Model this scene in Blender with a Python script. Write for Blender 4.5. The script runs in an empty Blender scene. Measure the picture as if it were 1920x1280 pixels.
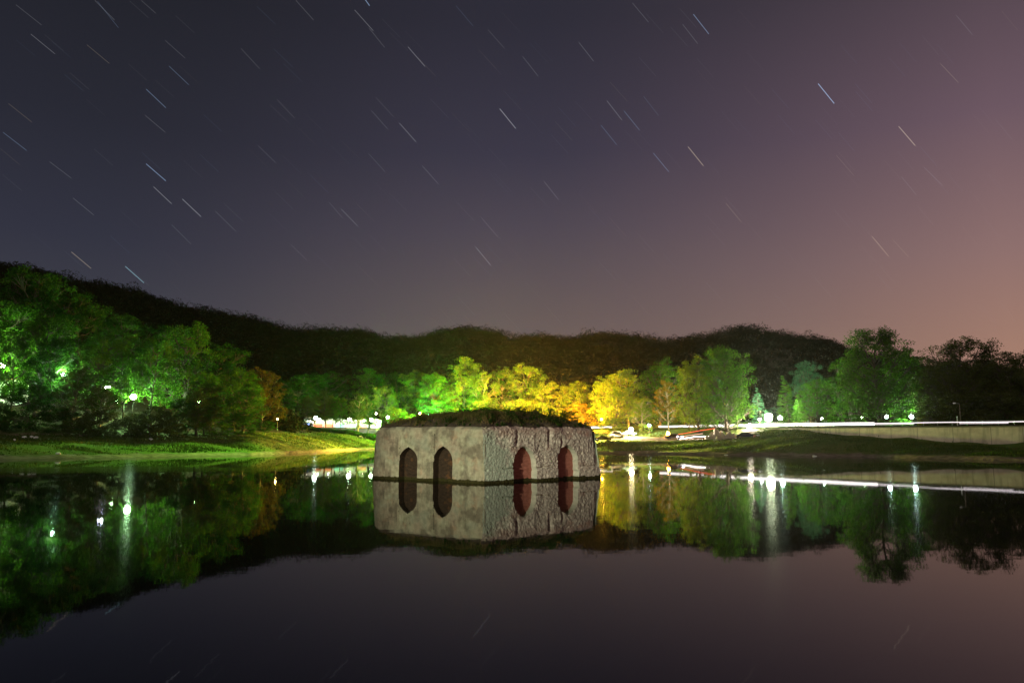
import bpy, math, random
import numpy as np
from mathutils import Vector, Matrix

sc = bpy.context.scene
C = sc.collection
R_ = math.radians
# ------------------------------------------------------------------ camera
F = 1500.0; HOR = 816.0; CH = 4.1
TH = math.atan((HOR - 640) / F)
cam = bpy.data.cameras.new('camera'); cam.lens = 36 * F / 1920; cam.sensor_width = 36
cam.clip_start = 0.1; cam.clip_end = 9000
co = bpy.data.objects.new('camera', cam); C.objects.link(co)
co.location = (0, 0, CH); co.rotation_euler = (math.pi / 2 + TH, 0, 0)
sc.camera = co

def unproj(px, py, Y):
    dx = (px - 960) / F; dy = (640 - py) / F
    v = np.array([dx, math.cos(TH) - dy * math.sin(TH), math.sin(TH) + dy * math.cos(TH)])
    t = Y / v[1]
    return np.array([v[0] * t, Y, CH + v[2] * t])
# ------------------------------------------------------------------ render / view
sc.view_settings.view_transform = 'Standard'; sc.view_settings.look = 'None'
sc.view_settings.exposure = 0.0; sc.view_settings.gamma = 1
try:
    sc.cycles.use_denoising = True
    sc.cycles.sample_clamp_indirect = 4
    sc.cycles.sample_clamp_direct = 60
    sc.cycles.caustics_reflective = False; sc.cycles.caustics_refractive = False
    sc.cycles.max_bounces = 6; sc.cycles.diffuse_bounces = 2; sc.cycles.glossy_bounces = 3
    sc.cycles.transmission_bounces = 3; sc.cycles.transparent_max_bounces = 8
    sc.cycles.blur_glossy = 0.0
except Exception: pass

def s2l(c):
    return tuple(((v / 255) / 12.92 if v / 255 <= .04045 else ((v / 255 + .055) / 1.055) ** 2.4) for v in c)

# ------------------------------------------------------------------ world: night sky, town glow low on the right
w = bpy.data.worlds.new('World'); sc.world = w; w.use_nodes = True
nt = w.node_tree; nt.nodes.clear(); N = nt.nodes.new; L = nt.links.new
out = N('ShaderNodeOutputWorld'); bg = N('ShaderNodeBackground'); L(bg.outputs[0], out.inputs[0])
tc = N('ShaderNodeTexCoord'); sep = N('ShaderNodeSeparateXYZ'); L(tc.outputs['Generated'], sep.inputs[0])
def m(op, a, b=None, c=None, nodes=None):
    n = nt.nodes.new('ShaderNodeMath'); n.operation = op
    for i, v in enumerate((a, b, c)):
        if v is None: continue
        if isinstance(v, (int, float)): n.inputs[i].default_value = v
        else: nt.links.new(v, n.inputs[i])
    return n.outputs[0]
hyp = m('SQRT', m('ADD', m('MULTIPLY', sep.outputs[0], sep.outputs[0]), m('MULTIPLY', sep.outputs[1], sep.outputs[1])))
saz = m('DIVIDE', sep.outputs[0], m('MAXIMUM', hyp, 0.001))
nz = N('ShaderNodeTexNoise'); nz.inputs['Scale'].default_value = 2.2; nz.inputs['Detail'].default_value = 2
L(tc.outputs['Generated'], nz.inputs['Vector'])
el = m('ADD', sep.outputs[2], m('MULTIPLY', m('SUBTRACT', nz.outputs[0], .5), .05))
def ramp(cols):
    r = N('ShaderNodeValToRGB'); r.color_ramp.interpolation = 'B_SPLINE' if False else 'EASE'
    r.color_ramp.interpolation = 'LINEAR'
    e = r.color_ramp.elements
    while len(e) < len(cols): e.new(.5)
    for k, (p, c) in enumerate(cols):
        e[k].position = p; e[k].color = s2l(c) + (1,)
    L(el, r.inputs[0]); return r.outputs[0]
left = ramp([(0, (72, 70, 76)), (.10, (66, 66, 75)), (.22, (50, 51, 65)), (.34, (40, 41, 52)), (.48, (33, 34, 42)), (1, (28, 28, 36))])
mid = ramp([(0, (112, 96, 90)), (.13, (98, 86, 89)), (.25, (76, 69, 82)), (.34, (58, 55, 71)), (.48, (45, 44, 56)), (1, (36, 35, 46))])
right = ramp([(0, (178, 132, 108)), (.09, (163, 125, 109)), (.2, (142, 112, 110)), (.34, (108, 87, 98)), (.48, (78, 66, 75)), (1, (50, 46, 58))])
mr = N('ShaderNodeMapRange'); mr.interpolation_type = 'SMOOTHSTEP'; L(saz, mr.inputs[0]); mr.inputs[1].default_value = -.5; mr.inputs[2].default_value = .02
mx = N('ShaderNodeMix'); mx.data_type = 'RGBA'; L(mr.outputs[0], mx.inputs[0]); L(left, mx.inputs[6]); L(mid, mx.inputs[7])
mr2 = N('ShaderNodeMapRange'); mr2.interpolation_type = 'LINEAR'; L(saz, mr2.inputs[0]); mr2.inputs[1].default_value = .02; mr2.inputs[2].default_value = .53
mx2 = N('ShaderNodeMix'); mx2.data_type = 'RGBA'; L(m('POWER', mr2.outputs[0], 1.55), mx2.inputs[0]); L(mx.outputs[2], mx2.inputs[6]); L(right, mx2.inputs[7])
L(mx2.outputs[2], bg.inputs[0]); bg.inputs[1].default_value = 1.0

# ------------------------------------------------------------------ moon (the one sun lamp) and the shore floodlights
su = bpy.data.lights.new('moonlight', 'SUN'); su.energy = 0.55; su.angle = R_(2.5); su.color = (1, .88, .70)
so = bpy.data.objects.new('moonlight', su); C.objects.link(so)
d = Vector((.45, .89, -.42)); so.rotation_euler = d.to_track_quat('-Z', 'Y').to_euler()
def spot(name, loc, target, power, col, size, blend=.6, rad=.4):
    l = bpy.data.lights.new(name, 'SPOT'); l.energy = power; l.color = col; l.spot_size = R_(size); l.spot_blend = blend
    l.shadow_soft_size = rad
    o = bpy.data.objects.new(name, l); C.objects.link(o); o.location = loc
    o.rotation_euler = (Vector(target) - Vector(loc)).to_track_quat('-Z', 'Y').to_euler(); return o
spot('shore_floodlight', (-29, 12, 5.0), (-1, 71, 2.2), 118000, (1.0, .96, .68), 27, .6)
spot('shore_red_light', (52, 16, 4.0), (2, 71, 2.4), 4500, (1, .16, .07), 20, .6)

spot('meadow_floodlight', (-24, 240, 6.5), (-58, 205, 1.0), 700000, (1, .70, .06), 60, 1, 1.2)
for bx, by, tx, ty, pw in ((-52, 179, -50, 170, 74000), (-67, 173, -66, 162, 62000), (-86, 166, -85, 155, 26000)):
    spot('bank_fill_spot', (bx, by, 24), (tx, ty, 2), pw, (.42, 1, .12), 72, 1, .4)  # unseen green spots added above the bank to brighten the left meadow
spot('east_meadow_floodlight', (17, 222, 6.0), (33, 188, 1.0), 800000, (.95, 1, .10), 46, 1, .5)
spot('ramp_headlight_beam', unproj(1268, 820, 206), unproj(1348, 812, 197), 130000, (1, .86, .80), 70, .8)
# ------------------------------------------------------------------ helpers
def unproj0(px, py, z=0.0):
    dx = (px - 960) / F; dy = (640 - py) / F
    v = np.array([dx, math.cos(TH) - dy * math.sin(TH), math.sin(TH) + dy * math.cos(TH)])
    t = (z - CH) / v[2]
    return np.array([v[0] * t, v[1] * t, z])
def zat(py, Y, px=960): return unproj(px, py, Y)[2]

def tag(o, label=None, cat=None, group=None, kind=None):
    if label: o['label'] = label
    if cat: o['category'] = cat
    if group: o['group'] = group
    if kind: o['kind'] = kind
    return o
def mesh_np(name, V, Fc, mat=None, smooth=False, mats=None, midx=None):
    V = np.asarray(V, np.float32); Fc = np.asarray(Fc, np.int32)
    me = bpy.data.meshes.new(name); n, k = Fc.shape
    me.vertices.add(len(V)); me.vertices.foreach_set('co', V.ravel())
    me.loops.add(n * k); me.loops.foreach_set('vertex_index', Fc.ravel())
    me.polygons.add(n); me.polygons.foreach_set('loop_start', np.arange(0, n * k, k, dtype=np.int32))
    me.polygons.foreach_set('loop_total', np.full(n, k, np.int32))
    if smooth: me.polygons.foreach_set('use_smooth', np.ones(n, bool))
    if mats:
        for x in mats: me.materials.append(x)
        if midx is not None: me.polygons.foreach_set('material_index', np.asarray(midx, np.int32))
    elif mat: me.materials.append(mat)
    me.update(); me.validate(); return me
def link(name, me, parent=None):
    o = bpy.data.objects.new(name, me); C.objects.link(o)
    if parent: o.parent = parent
    return o
def empty(name, loc=(0, 0, 0), rz=0, scale=(1, 1, 1)):
    o = bpy.data.objects.new(name, None); C.objects.link(o); o.location = loc; o.rotation_euler = (0, 0, rz); o.scale = scale
    o.empty_display_size = .2
    return o
def copy_tree(o, parent=None):
    c = o.copy(); C.objects.link(c); c.parent = parent
    for ch in list(o.children): copy_tree(ch, c)
    return c
class MB:
    def __init__(s): s.v = []; s.f = []
    def box(s, x0, x1, y0, y1, z0, z1):
        b = len(s.v); s.v += [(x0,y0,z0),(x1,y0,z0),(x1,y1,z0),(x0,y1,z0),(x0,y0,z1),(x1,y0,z1),(x1,y1,z1),(x0,y1,z1)]
        s.f += [tuple(b+i for i in q) for q in ((0,3,2,1),(4,5,6,7),(0,1,5,4),(1,2,6,5),(2,3,7,6),(3,0,4,7))]; return s
    def tube(s, pts, rad, n=6, cap=True):
        pts = [Vector(p) for p in pts]
        if isinstance(rad, (int, float)): rad = [rad] * len(pts)
        b = len(s.v)
        for i, p in enumerate(pts):
            t = (pts[min(i+1, len(pts)-1)] - pts[max(i-1, 0)]).normalized()
            a = t.cross(Vector((0, 0, 1)) if abs(t.z) < .9 else Vector((1, 0, 0))).normalized(); c = t.cross(a)
            for k in range(n):
                an = 2 * math.pi * k / n
                s.v.append(tuple(p + (a * math.cos(an) + c * math.sin(an)) * rad[i]))
        for i in range(len(pts) - 1):
            for k in range(n):
                k2 = (k + 1) % n
                s.f.append((b+i*n+k, b+i*n+k2, b+(i+1)*n+k2, b+(i+1)*n+k))
        if cap:
            s.f.append(tuple(b + k for k in range(n))[::-1]); s.f.append(tuple(b + (len(pts)-1)*n + k for k in range(n)))
        return s
    def ball(s, c, r, nu=10, nv=7, sq=(1, 1, 1)):
        b = len(s.v)
        for j in range(nv + 1):
            ph = math.pi * j / nv
            for i in range(nu):
                a = 2 * math.pi * i / nu
                s.v.append((c[0] + r*sq[0]*math.sin(ph)*math.cos(a), c[1] + r*sq[1]*math.sin(ph)*math.sin(a), c[2] + r*sq[2]*math.cos(ph)))
        for j in range(nv):
            for i in range(nu):
                i2 = (i + 1) % nu
                s.f.append((b+j*nu+i, b+(j+1)*nu+i, b+(j+1)*nu+i2, b+j*nu+i2))
        return s
    def prism(s, poly, y0, y1, ax='y'):
        b = len(s.v); n = len(poly)
        for y in (y0, y1):
            for (a, c) in poly: s.v.append((a, y, c) if ax == 'y' else (y, a, c))
        for k in range(n):
            k2 = (k + 1) % n; s.f.append((b+k, b+k2, b+n+k2, b+n+k))
        s.f.append(tuple(b+k for k in range(n))[::-1]); s.f.append(tuple(b+n+k for k in range(n))); return s
    def build(s, name, mat, parent=None, smooth=False):
        me = bpy.data.meshes.new(name); me.from_pydata(s.v, [], s.f); me.materials.append(mat)
        if smooth:
            for p in me.polygons: p.use_smooth = True
        me.update(); return link(name, me, parent)

# numpy noise
_rng = np.random.default_rng(7)
_P = _rng.random((64, 64, 64)).astype(np.float32)
def vnoise(x, y, z=0.0):
    x, y, z = np.broadcast_arrays(np.asarray(x, float), np.asarray(y, float), np.asarray(z, float))
    xi = np.floor(x).astype(int); yi = np.floor(y).astype(int); zi = np.floor(z).astype(int)
    fx = x - xi; fy = y - yi; fz = z - zi
    fx = fx*fx*(3-2*fx); fy = fy*fy*(3-2*fy); fz = fz*fz*(3-2*fz)
    def g(a, b, c): return _P[(xi+a) & 63, (yi+b) & 63, (zi+c) & 63]
    v = 0
    for a in (0, 1):
        for b in (0, 1):
            for c in (0, 1):
                v = v + g(a, b, c) * (fx if a else 1-fx) * (fy if b else 1-fy) * (fz if c else 1-fz)
    return v * 2 - 1
def fbm(x, y, z=0.0, o=4):
    v = 0; a = 1; t = 0
    for k in range(o):
        v = v + a * vnoise(x * 2**k + 13.7*k, y * 2**k + 5.1*k, np.asarray(z) * 2**k + 9.2*k); t += a; a *= .5
    return v / t

# ------------------------------------------------------------------ materials
def newmat(name):
    mt = bpy.data.materials.new(name); mt.use_nodes = True; t = mt.node_tree; t.nodes.clear()
    o = t.nodes.new('ShaderNodeOutputMaterial'); return mt, t, o
def P(name, col, rough=.7, metal=0, var=.25, scale=3.0, bump=.0, spec=.4):
    mt, t, o = newmat(name); b = t.nodes.new('ShaderNodeBsdfPrincipled'); t.links.new(b.outputs[0], o.inputs[0])
    n = t.nodes.new('ShaderNodeTexNoise'); n.inputs['Scale'].default_value = scale; n.inputs['Detail'].default_value = 6
    g = t.nodes.new('ShaderNodeTexCoord'); t.links.new(g.outputs['Object'], n.inputs['Vector'])
    r = t.nodes.new('ShaderNodeValToRGB'); r.color_ramp.elements[0].position = .3; r.color_ramp.elements[1].position = .7
    r.color_ramp.elements[0].color = tuple(c*(1-var) for c in col) + (1,); r.color_ramp.elements[1].color = tuple(min(1, c*(1+var)) for c in col) + (1,)
    t.links.new(n.outputs[0], r.inputs[0]); t.links.new(r.outputs[0], b.inputs['Base Color'])
    b.inputs['Roughness'].default_value = rough; b.inputs['Metallic'].default_value = metal
    b.inputs['Specular IOR Level'].default_value = spec
    if bump:
        bp = t.nodes.new('ShaderNodeBump'); bp.inputs['Strength'].default_value = bump; bp.inputs['Distance'].default_value = .1
        t.links.new(n.outputs[0], bp.inputs['Height']); t.links.new(bp.outputs[0], b.inputs['Normal'])
    return mt
def E(name, col, s, sample=True):
    mt, t, o = newmat(name); e = t.nodes.new('ShaderNodeEmission'); e.inputs[0].default_value = tuple(col) + (1,); e.inputs[1].default_value = s
    t.links.new(e.outputs[0], o.inputs[0])
    if not sample: mt.cycles.emission_sampling = 'NONE'
    return mt
def leafmat(name, c1, c2, c3, transl=.4):
    mt, t, o = newmat(name)
    g = t.nodes.new('ShaderNodeNewGeometry'); r = t.nodes.new('ShaderNodeValToRGB')
    e = r.color_ramp.elements; e.new(.5)
    for k, (p, c) in enumerate(((0, c1), (.6, c2), (1, c3))): e[k].position = p; e[k].color = tuple(c) + (1,)
    n = t.nodes.new('ShaderNodeTexNoise'); n.inputs['Scale'].default_value = .25; t.links.new(g.outputs['Position'], n.inputs['Vector'])
    mx = t.nodes.new('ShaderNodeMath'); mx.operation = 'MULTIPLY_ADD'; t.links.new(g.outputs['Random Per Island'], mx.inputs[0]); mx.inputs[1].default_value = .55
    m2 = t.nodes.new('ShaderNodeMath'); m2.operation = 'MULTIPLY_ADD'; t.links.new(n.outputs[0], m2.inputs[0]); m2.inputs[1].default_value = 1.5; m2.inputs[2].default_value = -.52
    t.links.new(m2.outputs[0], mx.inputs[2]); t.links.new(mx.outputs[0], r.inputs[0])
    d = t.nodes.new('ShaderNodeBsdfDiffuse'); tr = t.nodes.new('ShaderNodeBsdfTranslucent')
    t.links.new(r.outputs[0], d.inputs[0]); t.links.new(r.outputs[0], tr.inputs[0])
    ms = t.nodes.new('ShaderNodeMixShader'); ms.inputs[0].default_value = transl
    t.links.new(d.outputs[0], ms.inputs[1]); t.links.new(tr.outputs[0], ms.inputs[2]); t.links.new(ms.outputs[0], o.inputs[0]); return mt
M = {}
M['leaf_green'] = leafmat('green leaves', (.018, .054, .006), (.046, .125, .010), (.10, .17, .016))
M['leaf_deep'] = leafmat('deep green leaves', (.011, .038, .006), (.025, .078, .009), (.05, .10, .013))
M['leaf_yellow'] = leafmat('yellow green leaves', (.055, .10, .012), (.10, .15, .018), (.19, .17, .02))
M['leaf_ochre'] = leafmat('ochre leaves', (.06, .055, .010), (.14, .10, .014), (.20, .12, .018))
M['leaf_rust'] = leafmat('rust leaves', (.035, .034, .008), (.075, .055, .010), (.12, .07, .012))
M['leaf_blue'] = leafmat('blue green leaves', (.025, .070, .040), (.045, .11, .06), (.07, .15, .07))
M['leaf_dark'] = leafmat('dark leaves', (.032, .046, .012), (.062, .080, .018), (.105, .105, .026), .22)
M['leaf_forest'] = leafmat('forest leaves', (.010, .012, .006), (.017, .018, .008), (.028, .024, .010), .1)
M['grass'] = leafmat('dry grass', (.07, .085, .022), (.17, .14, .05), (.30, .22, .10), .3)
M['bark'] = P('bark', (.05, .038, .027), .9, scale=6, bump=.4)
M['bark_pale'] = P('pale bark', (.16, .13, .09), .9, scale=6, bump=.4)
M['metal'] = P('painted metal', (.25, .25, .24), .5, .3)
M['dark'] = P('dark metal', (.03, .03, .032), .5, .2)
M['white'] = P('white paint', (.7, .7, .68), .6, var=.08)
M['concrete'] = P('concrete', (.36, .33, .28), .9, scale=1.2, bump=.2)
M['glass'] = P('tinted glass', (.02, .025, .03), .08, spec=.8)
M['rubber'] = P('rubber', (.02, .02, .02), .8)
M['rock'] = P('pale rock', (.44, .36, .29), .95, scale=2.5, bump=.5)
M['asphalt'] = P('asphalt', (.055, .052, .05), .9, scale=2)
M['dirt'] = P('dirt', (.15, .11, .075), .95, scale=.5, bump=.2)

# ------------------------------------------------------------------ terrain
def shoreY(py): return unproj0(960, py)[1]
def wallY(px):   # depth at which the view ray of this column meets the dam line
    u = (px - 960) / F
    t = (u * 205 - 60) / (.611 + .79 * u)
    return 205 - .79 * t
# per column: shore py, (Y2,z2), (Y3,z3), (Y4,z4), (Y5,z5), ridge (Y, py)
COL = [
 (0,   861, (150, 1.9), (172, 4.3), (190, 11.0), (262, 32.), (450, 512)),
 (130, 859, (158, 1.9), (176, 4.1), (192, 9.5), (268, 30.), (470, 533)),
 (250, 857, (164, 1.8), (180, 3.7), (196, 8.0), (275, 26.), (500, 562)),
 (350, 855, (170, 2.0), (185, 3.9), (202, 6.5), (290, 22.), (540, 590)),
 (480, 853, (180, 2.6), (196, 4.5), (222, 6.2), (330, 15.), (600, 610)),
 (600, 848, (212, 1.9), (245, 4.5), (272, 6.6), (400, 13.), (680, 622)),
 (650, 844, (232, 1.1), (252, 4.4), (276, 6.6), (400, 13.), (690, 622)),
 (700, 842, (248, 0.9), (260, 4.4), (280, 6.6), (400, 13.), (700, 631)),
 (765, 842, (248, 0.9), (260, 4.4), (280, 6.6), (400, 13.), (700, 640)),
 (865, 843, (246, 1.0), (258, 4.4), (280, 6.6), (400, 13.), (700, 619)),
 (960, 845, (238, 1.2), (252, 4.4), (272, 6.4), (400, 13.), (700, 635)),
 (1060,848, (215, 1.9), (238, 4.2), (262, 6.2), (400, 13.), (700, 643)),
 (1130,850, (203, 2.5), (224, 4.2), (252, 6.1), (400, 13.), (700, 633)),
 (1180,850, (201, 2.5), (222, 4.2), (244, 6.0), (400, 13.), (700, 629)),
 (1250,851, (198, 2.5), (218, 4.1), (228, 5.9), (400, 12.), (690, 644)),
 (1370,853, (186, 2.5), (203, 3.8), (212, 5.9), (390, 11.), (680, 624)),
 (1400,853, (182, 2.7), (197, 4.4), (206, 5.9), (390, 11.), (680, 622)),
 (1450,854, (176, 3.2), (wallY(1450)-1.2, 5.0), (wallY(1450)+.3, 5.9), (380, 10.), (670, 630)),
 (1510,855, (172, 3.6), (wallY(1510)-.6, 5.0), (wallY(1510)+.3, 5.9), (380, 9.), (660, 641)),
 (1600,856, (164, 2.6), (wallY(1600)-.6, 3.6), (wallY(1600)+.3, 5.9), (380, 8.), (650, 662)),
 (1700,859, (158, 2.2), (wallY(1700)-.6, 3.0), (wallY(1700)+.3, 5.9), (380, 8.), (650, 690)),
 (1800,861, (150, 1.5), (wallY(1800)-.6, 1.9), (wallY(1800)+.3, 5.9), (380, 8.), (650, 715)),
 (1920,864, (141, 1.1), (wallY(1920)-.6, 1.4), (wallY(1920)+.3, 5.9), (380, 8.), (650, 725)),
 (2100,868, (130, 1.0), (wallY(2100)-.6, 1.3), (wallY(2100)+.3, 5.9), (380, 8.), (650, 730)),
]
_az = []; _R = []; _Z = []
SKY = [(-200, 492), (0, 502), (60, 510), (130, 527), (200, 537), (270, 553), (330, 576), (400, 583), (470, 598), (520, 610), (556, 620), (600, 614), (650, 611), (700, 621), (750, 631), (800, 626), (835, 613), (865, 606), (895, 613), (940, 624), (1000, 628), (1060, 632), (1120, 624), (1180, 619), (1215, 627), (1250, 634), (1320, 627), (1355, 615), (1395, 608), (1450, 617), (1510, 628), (1560, 640), (1600, 655), (1700, 675), (1800, 695), (2200, 712)]
def _mixc(a, b, t_):
    if isinstance(a, tuple): return tuple(_mixc(p, q, t_) for p, q in zip(a, b))
    return a * (1-t_) + b * t_
_C2 = []
for q in range(len(COL) - 1):
    nn = max(1, int(round((COL[q+1][0] - COL[q][0]) / 22)))
    _C2 += [_mixc(COL[q], COL[q+1], r_ / nn) for r_ in range(nn)]
COL = _C2 + [COL[-1]]
for c in COL:
    px = c[0]; az = math.atan((px - 960) / F); s = 1 / math.cos(az)
    y0 = shoreY(c[1])
    rz = zat(float(np.interp(px, [q[0] for q in SKY], [q[1] for q in SKY])) + 13, c[6][0], px)
    ys = [y0, y0 + 2.0, c[2][0], c[3][0], c[4][0], c[5][0], c[6][0], c[6][0] + 120, c[6][0] + 320]
    zs = [-.25, .38, c[2][1], c[3][1], c[4][1], c[5][1], rz, rz * .55, rz * .3]
    _az.append(az); _R.append([v * s for v in ys]); _Z.append(zs)
# close the circle round the camera: the lake narrows at both sides, land behind
base0 = (_az[0], list(_R[0]), list(_Z[0])); base1 = (_az[-1], list(_R[-1]), list(_Z[-1]))
for sgn, b in ((-1, base0), (1, base1)):
    for deg, f_ in ((50, .55), (62, .30), (75, .22), (92, .10), (130, .035), (180, .03)):
        r0 = b[1][0]; nr = [r0 * f_ + (v - r0) * (1 if f_ > .5 else .9) for v in b[1]]
        zz = list(b[2])
        if f_ <= .3: zz[2] = 2.4; zz[3] = 3.0; zz[4] = 3.2; zz[5] = 8
        _az.append(sgn * R_(deg)); _R.append(nr); _Z.append(zz)
o_ = np.argsort(_az); _az = np.array(_az)[o_]; _R = np.array(_R)[o_]; _Z = np.array(_Z)[o_]
_fa = np.linspace(-math.pi, math.pi, 7201); _ker = np.exp(-(np.arange(-40, 41) / 11.0) ** 2); _ker /= _ker.sum()
_t0 = [np.stack([np.interp(_fa, _az, A_[:, k]) for k in range(9)], 1) for A_ in (_R, _Z)]
_t1 = [np.stack([np.convolve(np.pad(q[:, k], 40, mode='edge'), _ker, 'valid') for k in range(9)], 1) for q in _t0]
_w = np.clip((math.atan((1385-960)/F) - _fa) / .05, 0, 1)[:, None]
_az = _fa; _R = _t1[0] * _w + _t0[0] * (1-_w); _Z = _t1[1] * _w + _t0[1] * (1-_w)
def ctrl(az):
    az = np.atleast_1d(az)
    return np.stack([np.interp(az, _az, _R[:, k]) for k in range(9)], 1), np.stack([np.interp(az, _az, _Z[:, k]) for k in range(9)], 1)
def rough_z(x, y, inland):
    a = np.clip(inland / 6, 0, 1) * .22 + np.clip((inland - 120) / 200, 0, 1) * 5
    furrow = (vnoise(x * .05 + y * .02, y * .32 + x*.05, 3.3) * .30 + vnoise(x * .09, y * .75 + x*.16, 6.3) * .15) * np.clip(inland / 5, 0, 1) * np.clip((70 - inland) / 20, 0, 1)
    return a * fbm(x * .06, y * .11, 1.7, 4) + furrow
def terr(x, y):
    x = np.atleast_1d(np.asarray(x, float)); y = np.atleast_1d(np.asarray(y, float))
    az = np.arctan2(x, y); r = np.hypot(x, y); Rc, Zc = ctrl(az)
    z = np.array([np.interp(r[i], Rc[i], Zc[i]) for i in range(len(r))])
    return z + rough_z(x, y, r - Rc[:, 0])
def gz(x, y): return float(terr(x, y)[0])

azs = np.concatenate([np.radians(np.arange(-180, -42, 4)), np.radians(np.arange(-42, 42, .22)), np.radians(np.arange(42, 180.1, 4))])
Rc, Zc = ctrl(azs)
segn = [3, 16, 16, 8, 18, 22, 10, 8]
rr = [np.full(len(azs), .6), Rc[:, 0] * .5, Rc[:, 0] - 12 * np.clip(Rc[:, 0] / 100, 0, 1), Rc[:, 0] - 4 * np.clip(Rc[:, 0] / 100, 0, 1)]
zz = [np.full(len(azs), -1.0), np.full(len(azs), -3.0), np.full(len(azs), -1.6), np.full(len(azs), -.9)]
for k in range(8):
    for j in range(segn[k]):
        t = j / segn[k]; rr.append(Rc[:, k] * (1-t) + Rc[:, k+1] * t); zz.append(Zc[:, k] * (1-t) + Zc[:, k+1] * t)
rr.append(Rc[:, 8]); zz.append(Zc[:, 8])
rr = np.array(rr); zz = np.array(zz)
X = rr * np.sin(azs); Y = rr * np.cos(azs); inl = rr - Rc[:, 0]
zz = zz + np.where(inl > 0, rough_z(X, Y, inl), 0)
nr_, nc_ = X.shape
V = np.stack([X, Y, zz], -1).reshape(-1, 3)
i, j = np.meshgrid(np.arange(nr_-1), np.arange(nc_-1), indexing='ij'); i = i.ravel(); j = j.ravel()
Fc = np.stack([i*nc_+j, (i+1)*nc_+j, (i+1)*nc_+j+1, i*nc_+j+1], 1)[:, ::-1]
# ground material: mud at the water's edge, green and dry grass, worn dirt by vertex attribute
mt, t, o = newmat('ground'); b = t.nodes.new('ShaderNodeBsdfPrincipled'); t.links.new(b.outputs[0], o.inputs[0]); b.inputs['Roughness'].default_value = 1; b.inputs['Specular IOR Level'].default_value = .1
g = t.nodes.new('ShaderNodeNewGeometry')
def tn(scale, det=5, vec=None, sc3=None):
    n = t.nodes.new('ShaderNodeTexNoise'); n.inputs['Scale'].default_value = scale; n.inputs['Detail'].default_value = det
    src = g.outputs['Position']
    if sc3:
        mp = t.nodes.new('ShaderNodeMapping'); mp.inputs['Scale'].default_value = sc3; t.links.new(src, mp.inputs[0]); src = mp.outputs[0]
    t.links.new(src, n.inputs['Vector']); return n.outputs[0]
def tramp(fac, a, b_, ca, cb):
    r = t.nodes.new('ShaderNodeValToRGB'); r.color_ramp.elements[0].position = a; r.color_ramp.elements[1].position = b_
    r.color_ramp.elements[0].color = ca + (1,); r.color_ramp.elements[1].color = cb + (1,); t.links.new(fac, r.inputs[0]); return r.outputs[0]
def tmix(f, a, b_):
    x = t.nodes.new('ShaderNodeMix'); x.data_type = 'RGBA'
    t.links.new(f, x.inputs[0]); t.links.new(a, x.inputs[6]); t.links.new(b_, x.inputs[7]); return x.outputs[2]
grassc = tmix(tn(.16, 6, sc3=(.5, 1.6, 1)), tramp(tn(1.4, 8), .3, .7, (.035, .095, .012), (.07, .16, .02)), tramp(tn(2.2, 8), .3, .7, (.07, .07, .02), (.15, .12, .045)))
mudc = tramp(tn(1.2, 8, sc3=(.5, 1, 3)), .35, .65, (.10, .075, .06), (.22, .165, .14))
sx = t.nodes.new('ShaderNodeSeparateXYZ'); t.links.new(g.outputs['Position'], sx.inputs[0])
ad = t.nodes.new('ShaderNodeMath'); ad.operation = 'MULTIPLY_ADD'; t.links.new(tn(.35, 6), ad.inputs[0]); ad.inputs[1].default_value = -1.1; t.links.new(sx.outputs[2], ad.inputs[2])
mk = t.nodes.new('ShaderNodeMapRange'); mk.inputs[1].default_value = -.12; mk.inputs[2].default_value = .12; t.links.new(ad.outputs[0], mk.inputs[0])
c1 = tmix(mk.outputs[0], mudc, grassc)
at = t.nodes.new('ShaderNodeAttribute'); at.attribute_name = 'dirt'
dm = t.nodes.new('ShaderNodeMath'); dm.operation = 'MULTIPLY_ADD'; t.links.new(tn(.5, 6), dm.inputs[0]); dm.inputs[1].default_value = .9
t.links.new(at.outputs['Fac'], dm.inputs[2])
dk = t.nodes.new('ShaderNodeMapRange'); dk.inputs[1].default_value = .8; dk.inputs[2].default_value = 1.1; t.links.new(dm.outputs[0], dk.inputs[0])
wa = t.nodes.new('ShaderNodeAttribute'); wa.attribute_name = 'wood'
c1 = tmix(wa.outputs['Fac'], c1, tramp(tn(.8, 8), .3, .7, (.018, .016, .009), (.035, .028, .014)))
c2 = tmix(dk.outputs[0], c1, tramp(tn(.9, 8), .3, .7, (.12, .085, .06), (.26, .19, .14)))
t.links.new(c2, b.inputs['Base Color'])
bp = t.nodes.new('ShaderNodeBump'); bp.inputs['Strength'].default_value = .8; bp.inputs['Distance'].default_value = .35; t.links.new(tn(1.3, 10), bp.inputs['Height']); t.links.new(bp.outputs[0], b.inputs['Normal'])
me = mesh_np('ground', V, Fc, mt, True)
# worn dirt: parking place and ramp on the right of the pavilion, and the path along the left bank
def segd(px_, py_, a, b_):
    a = np.array(a); b_ = np.array(b_); dd = b_ - a; tt = np.clip(((px_-a[0])*dd[0] + (py_-a[1])*dd[1]) / (dd @ dd), 0, 1)
    return np.hypot(px_ - a[0] - tt*dd[0], py_ - a[1] - tt*dd[1])
def pl(px, Y): return ((px - 960) / F * Y, Y)
dirtv = np.zeros(len(V))
for a, b_, wd in ((pl(1120, 212), pl(1250, 205), 8), (pl(1250, 206), pl(1370, 199), 6), (pl(1370, 199), pl(1395, 201), 3), (pl(-100, 170), pl(290, 182), 1.3), (pl(290, 182), pl(480, 193), 1.0), (pl(1380,190), pl(1440,186), 3)):
    dirtv = np.maximum(dirtv, np.clip(1.4 - segd(V[:, 0], V[:, 1], a, b_) / wd, 0, 1))
at_ = me.attributes.new('dirt', 'FLOAT', 'POINT'); at_.data.foreach_set('value', dirtv.astype(np.float32))
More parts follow.
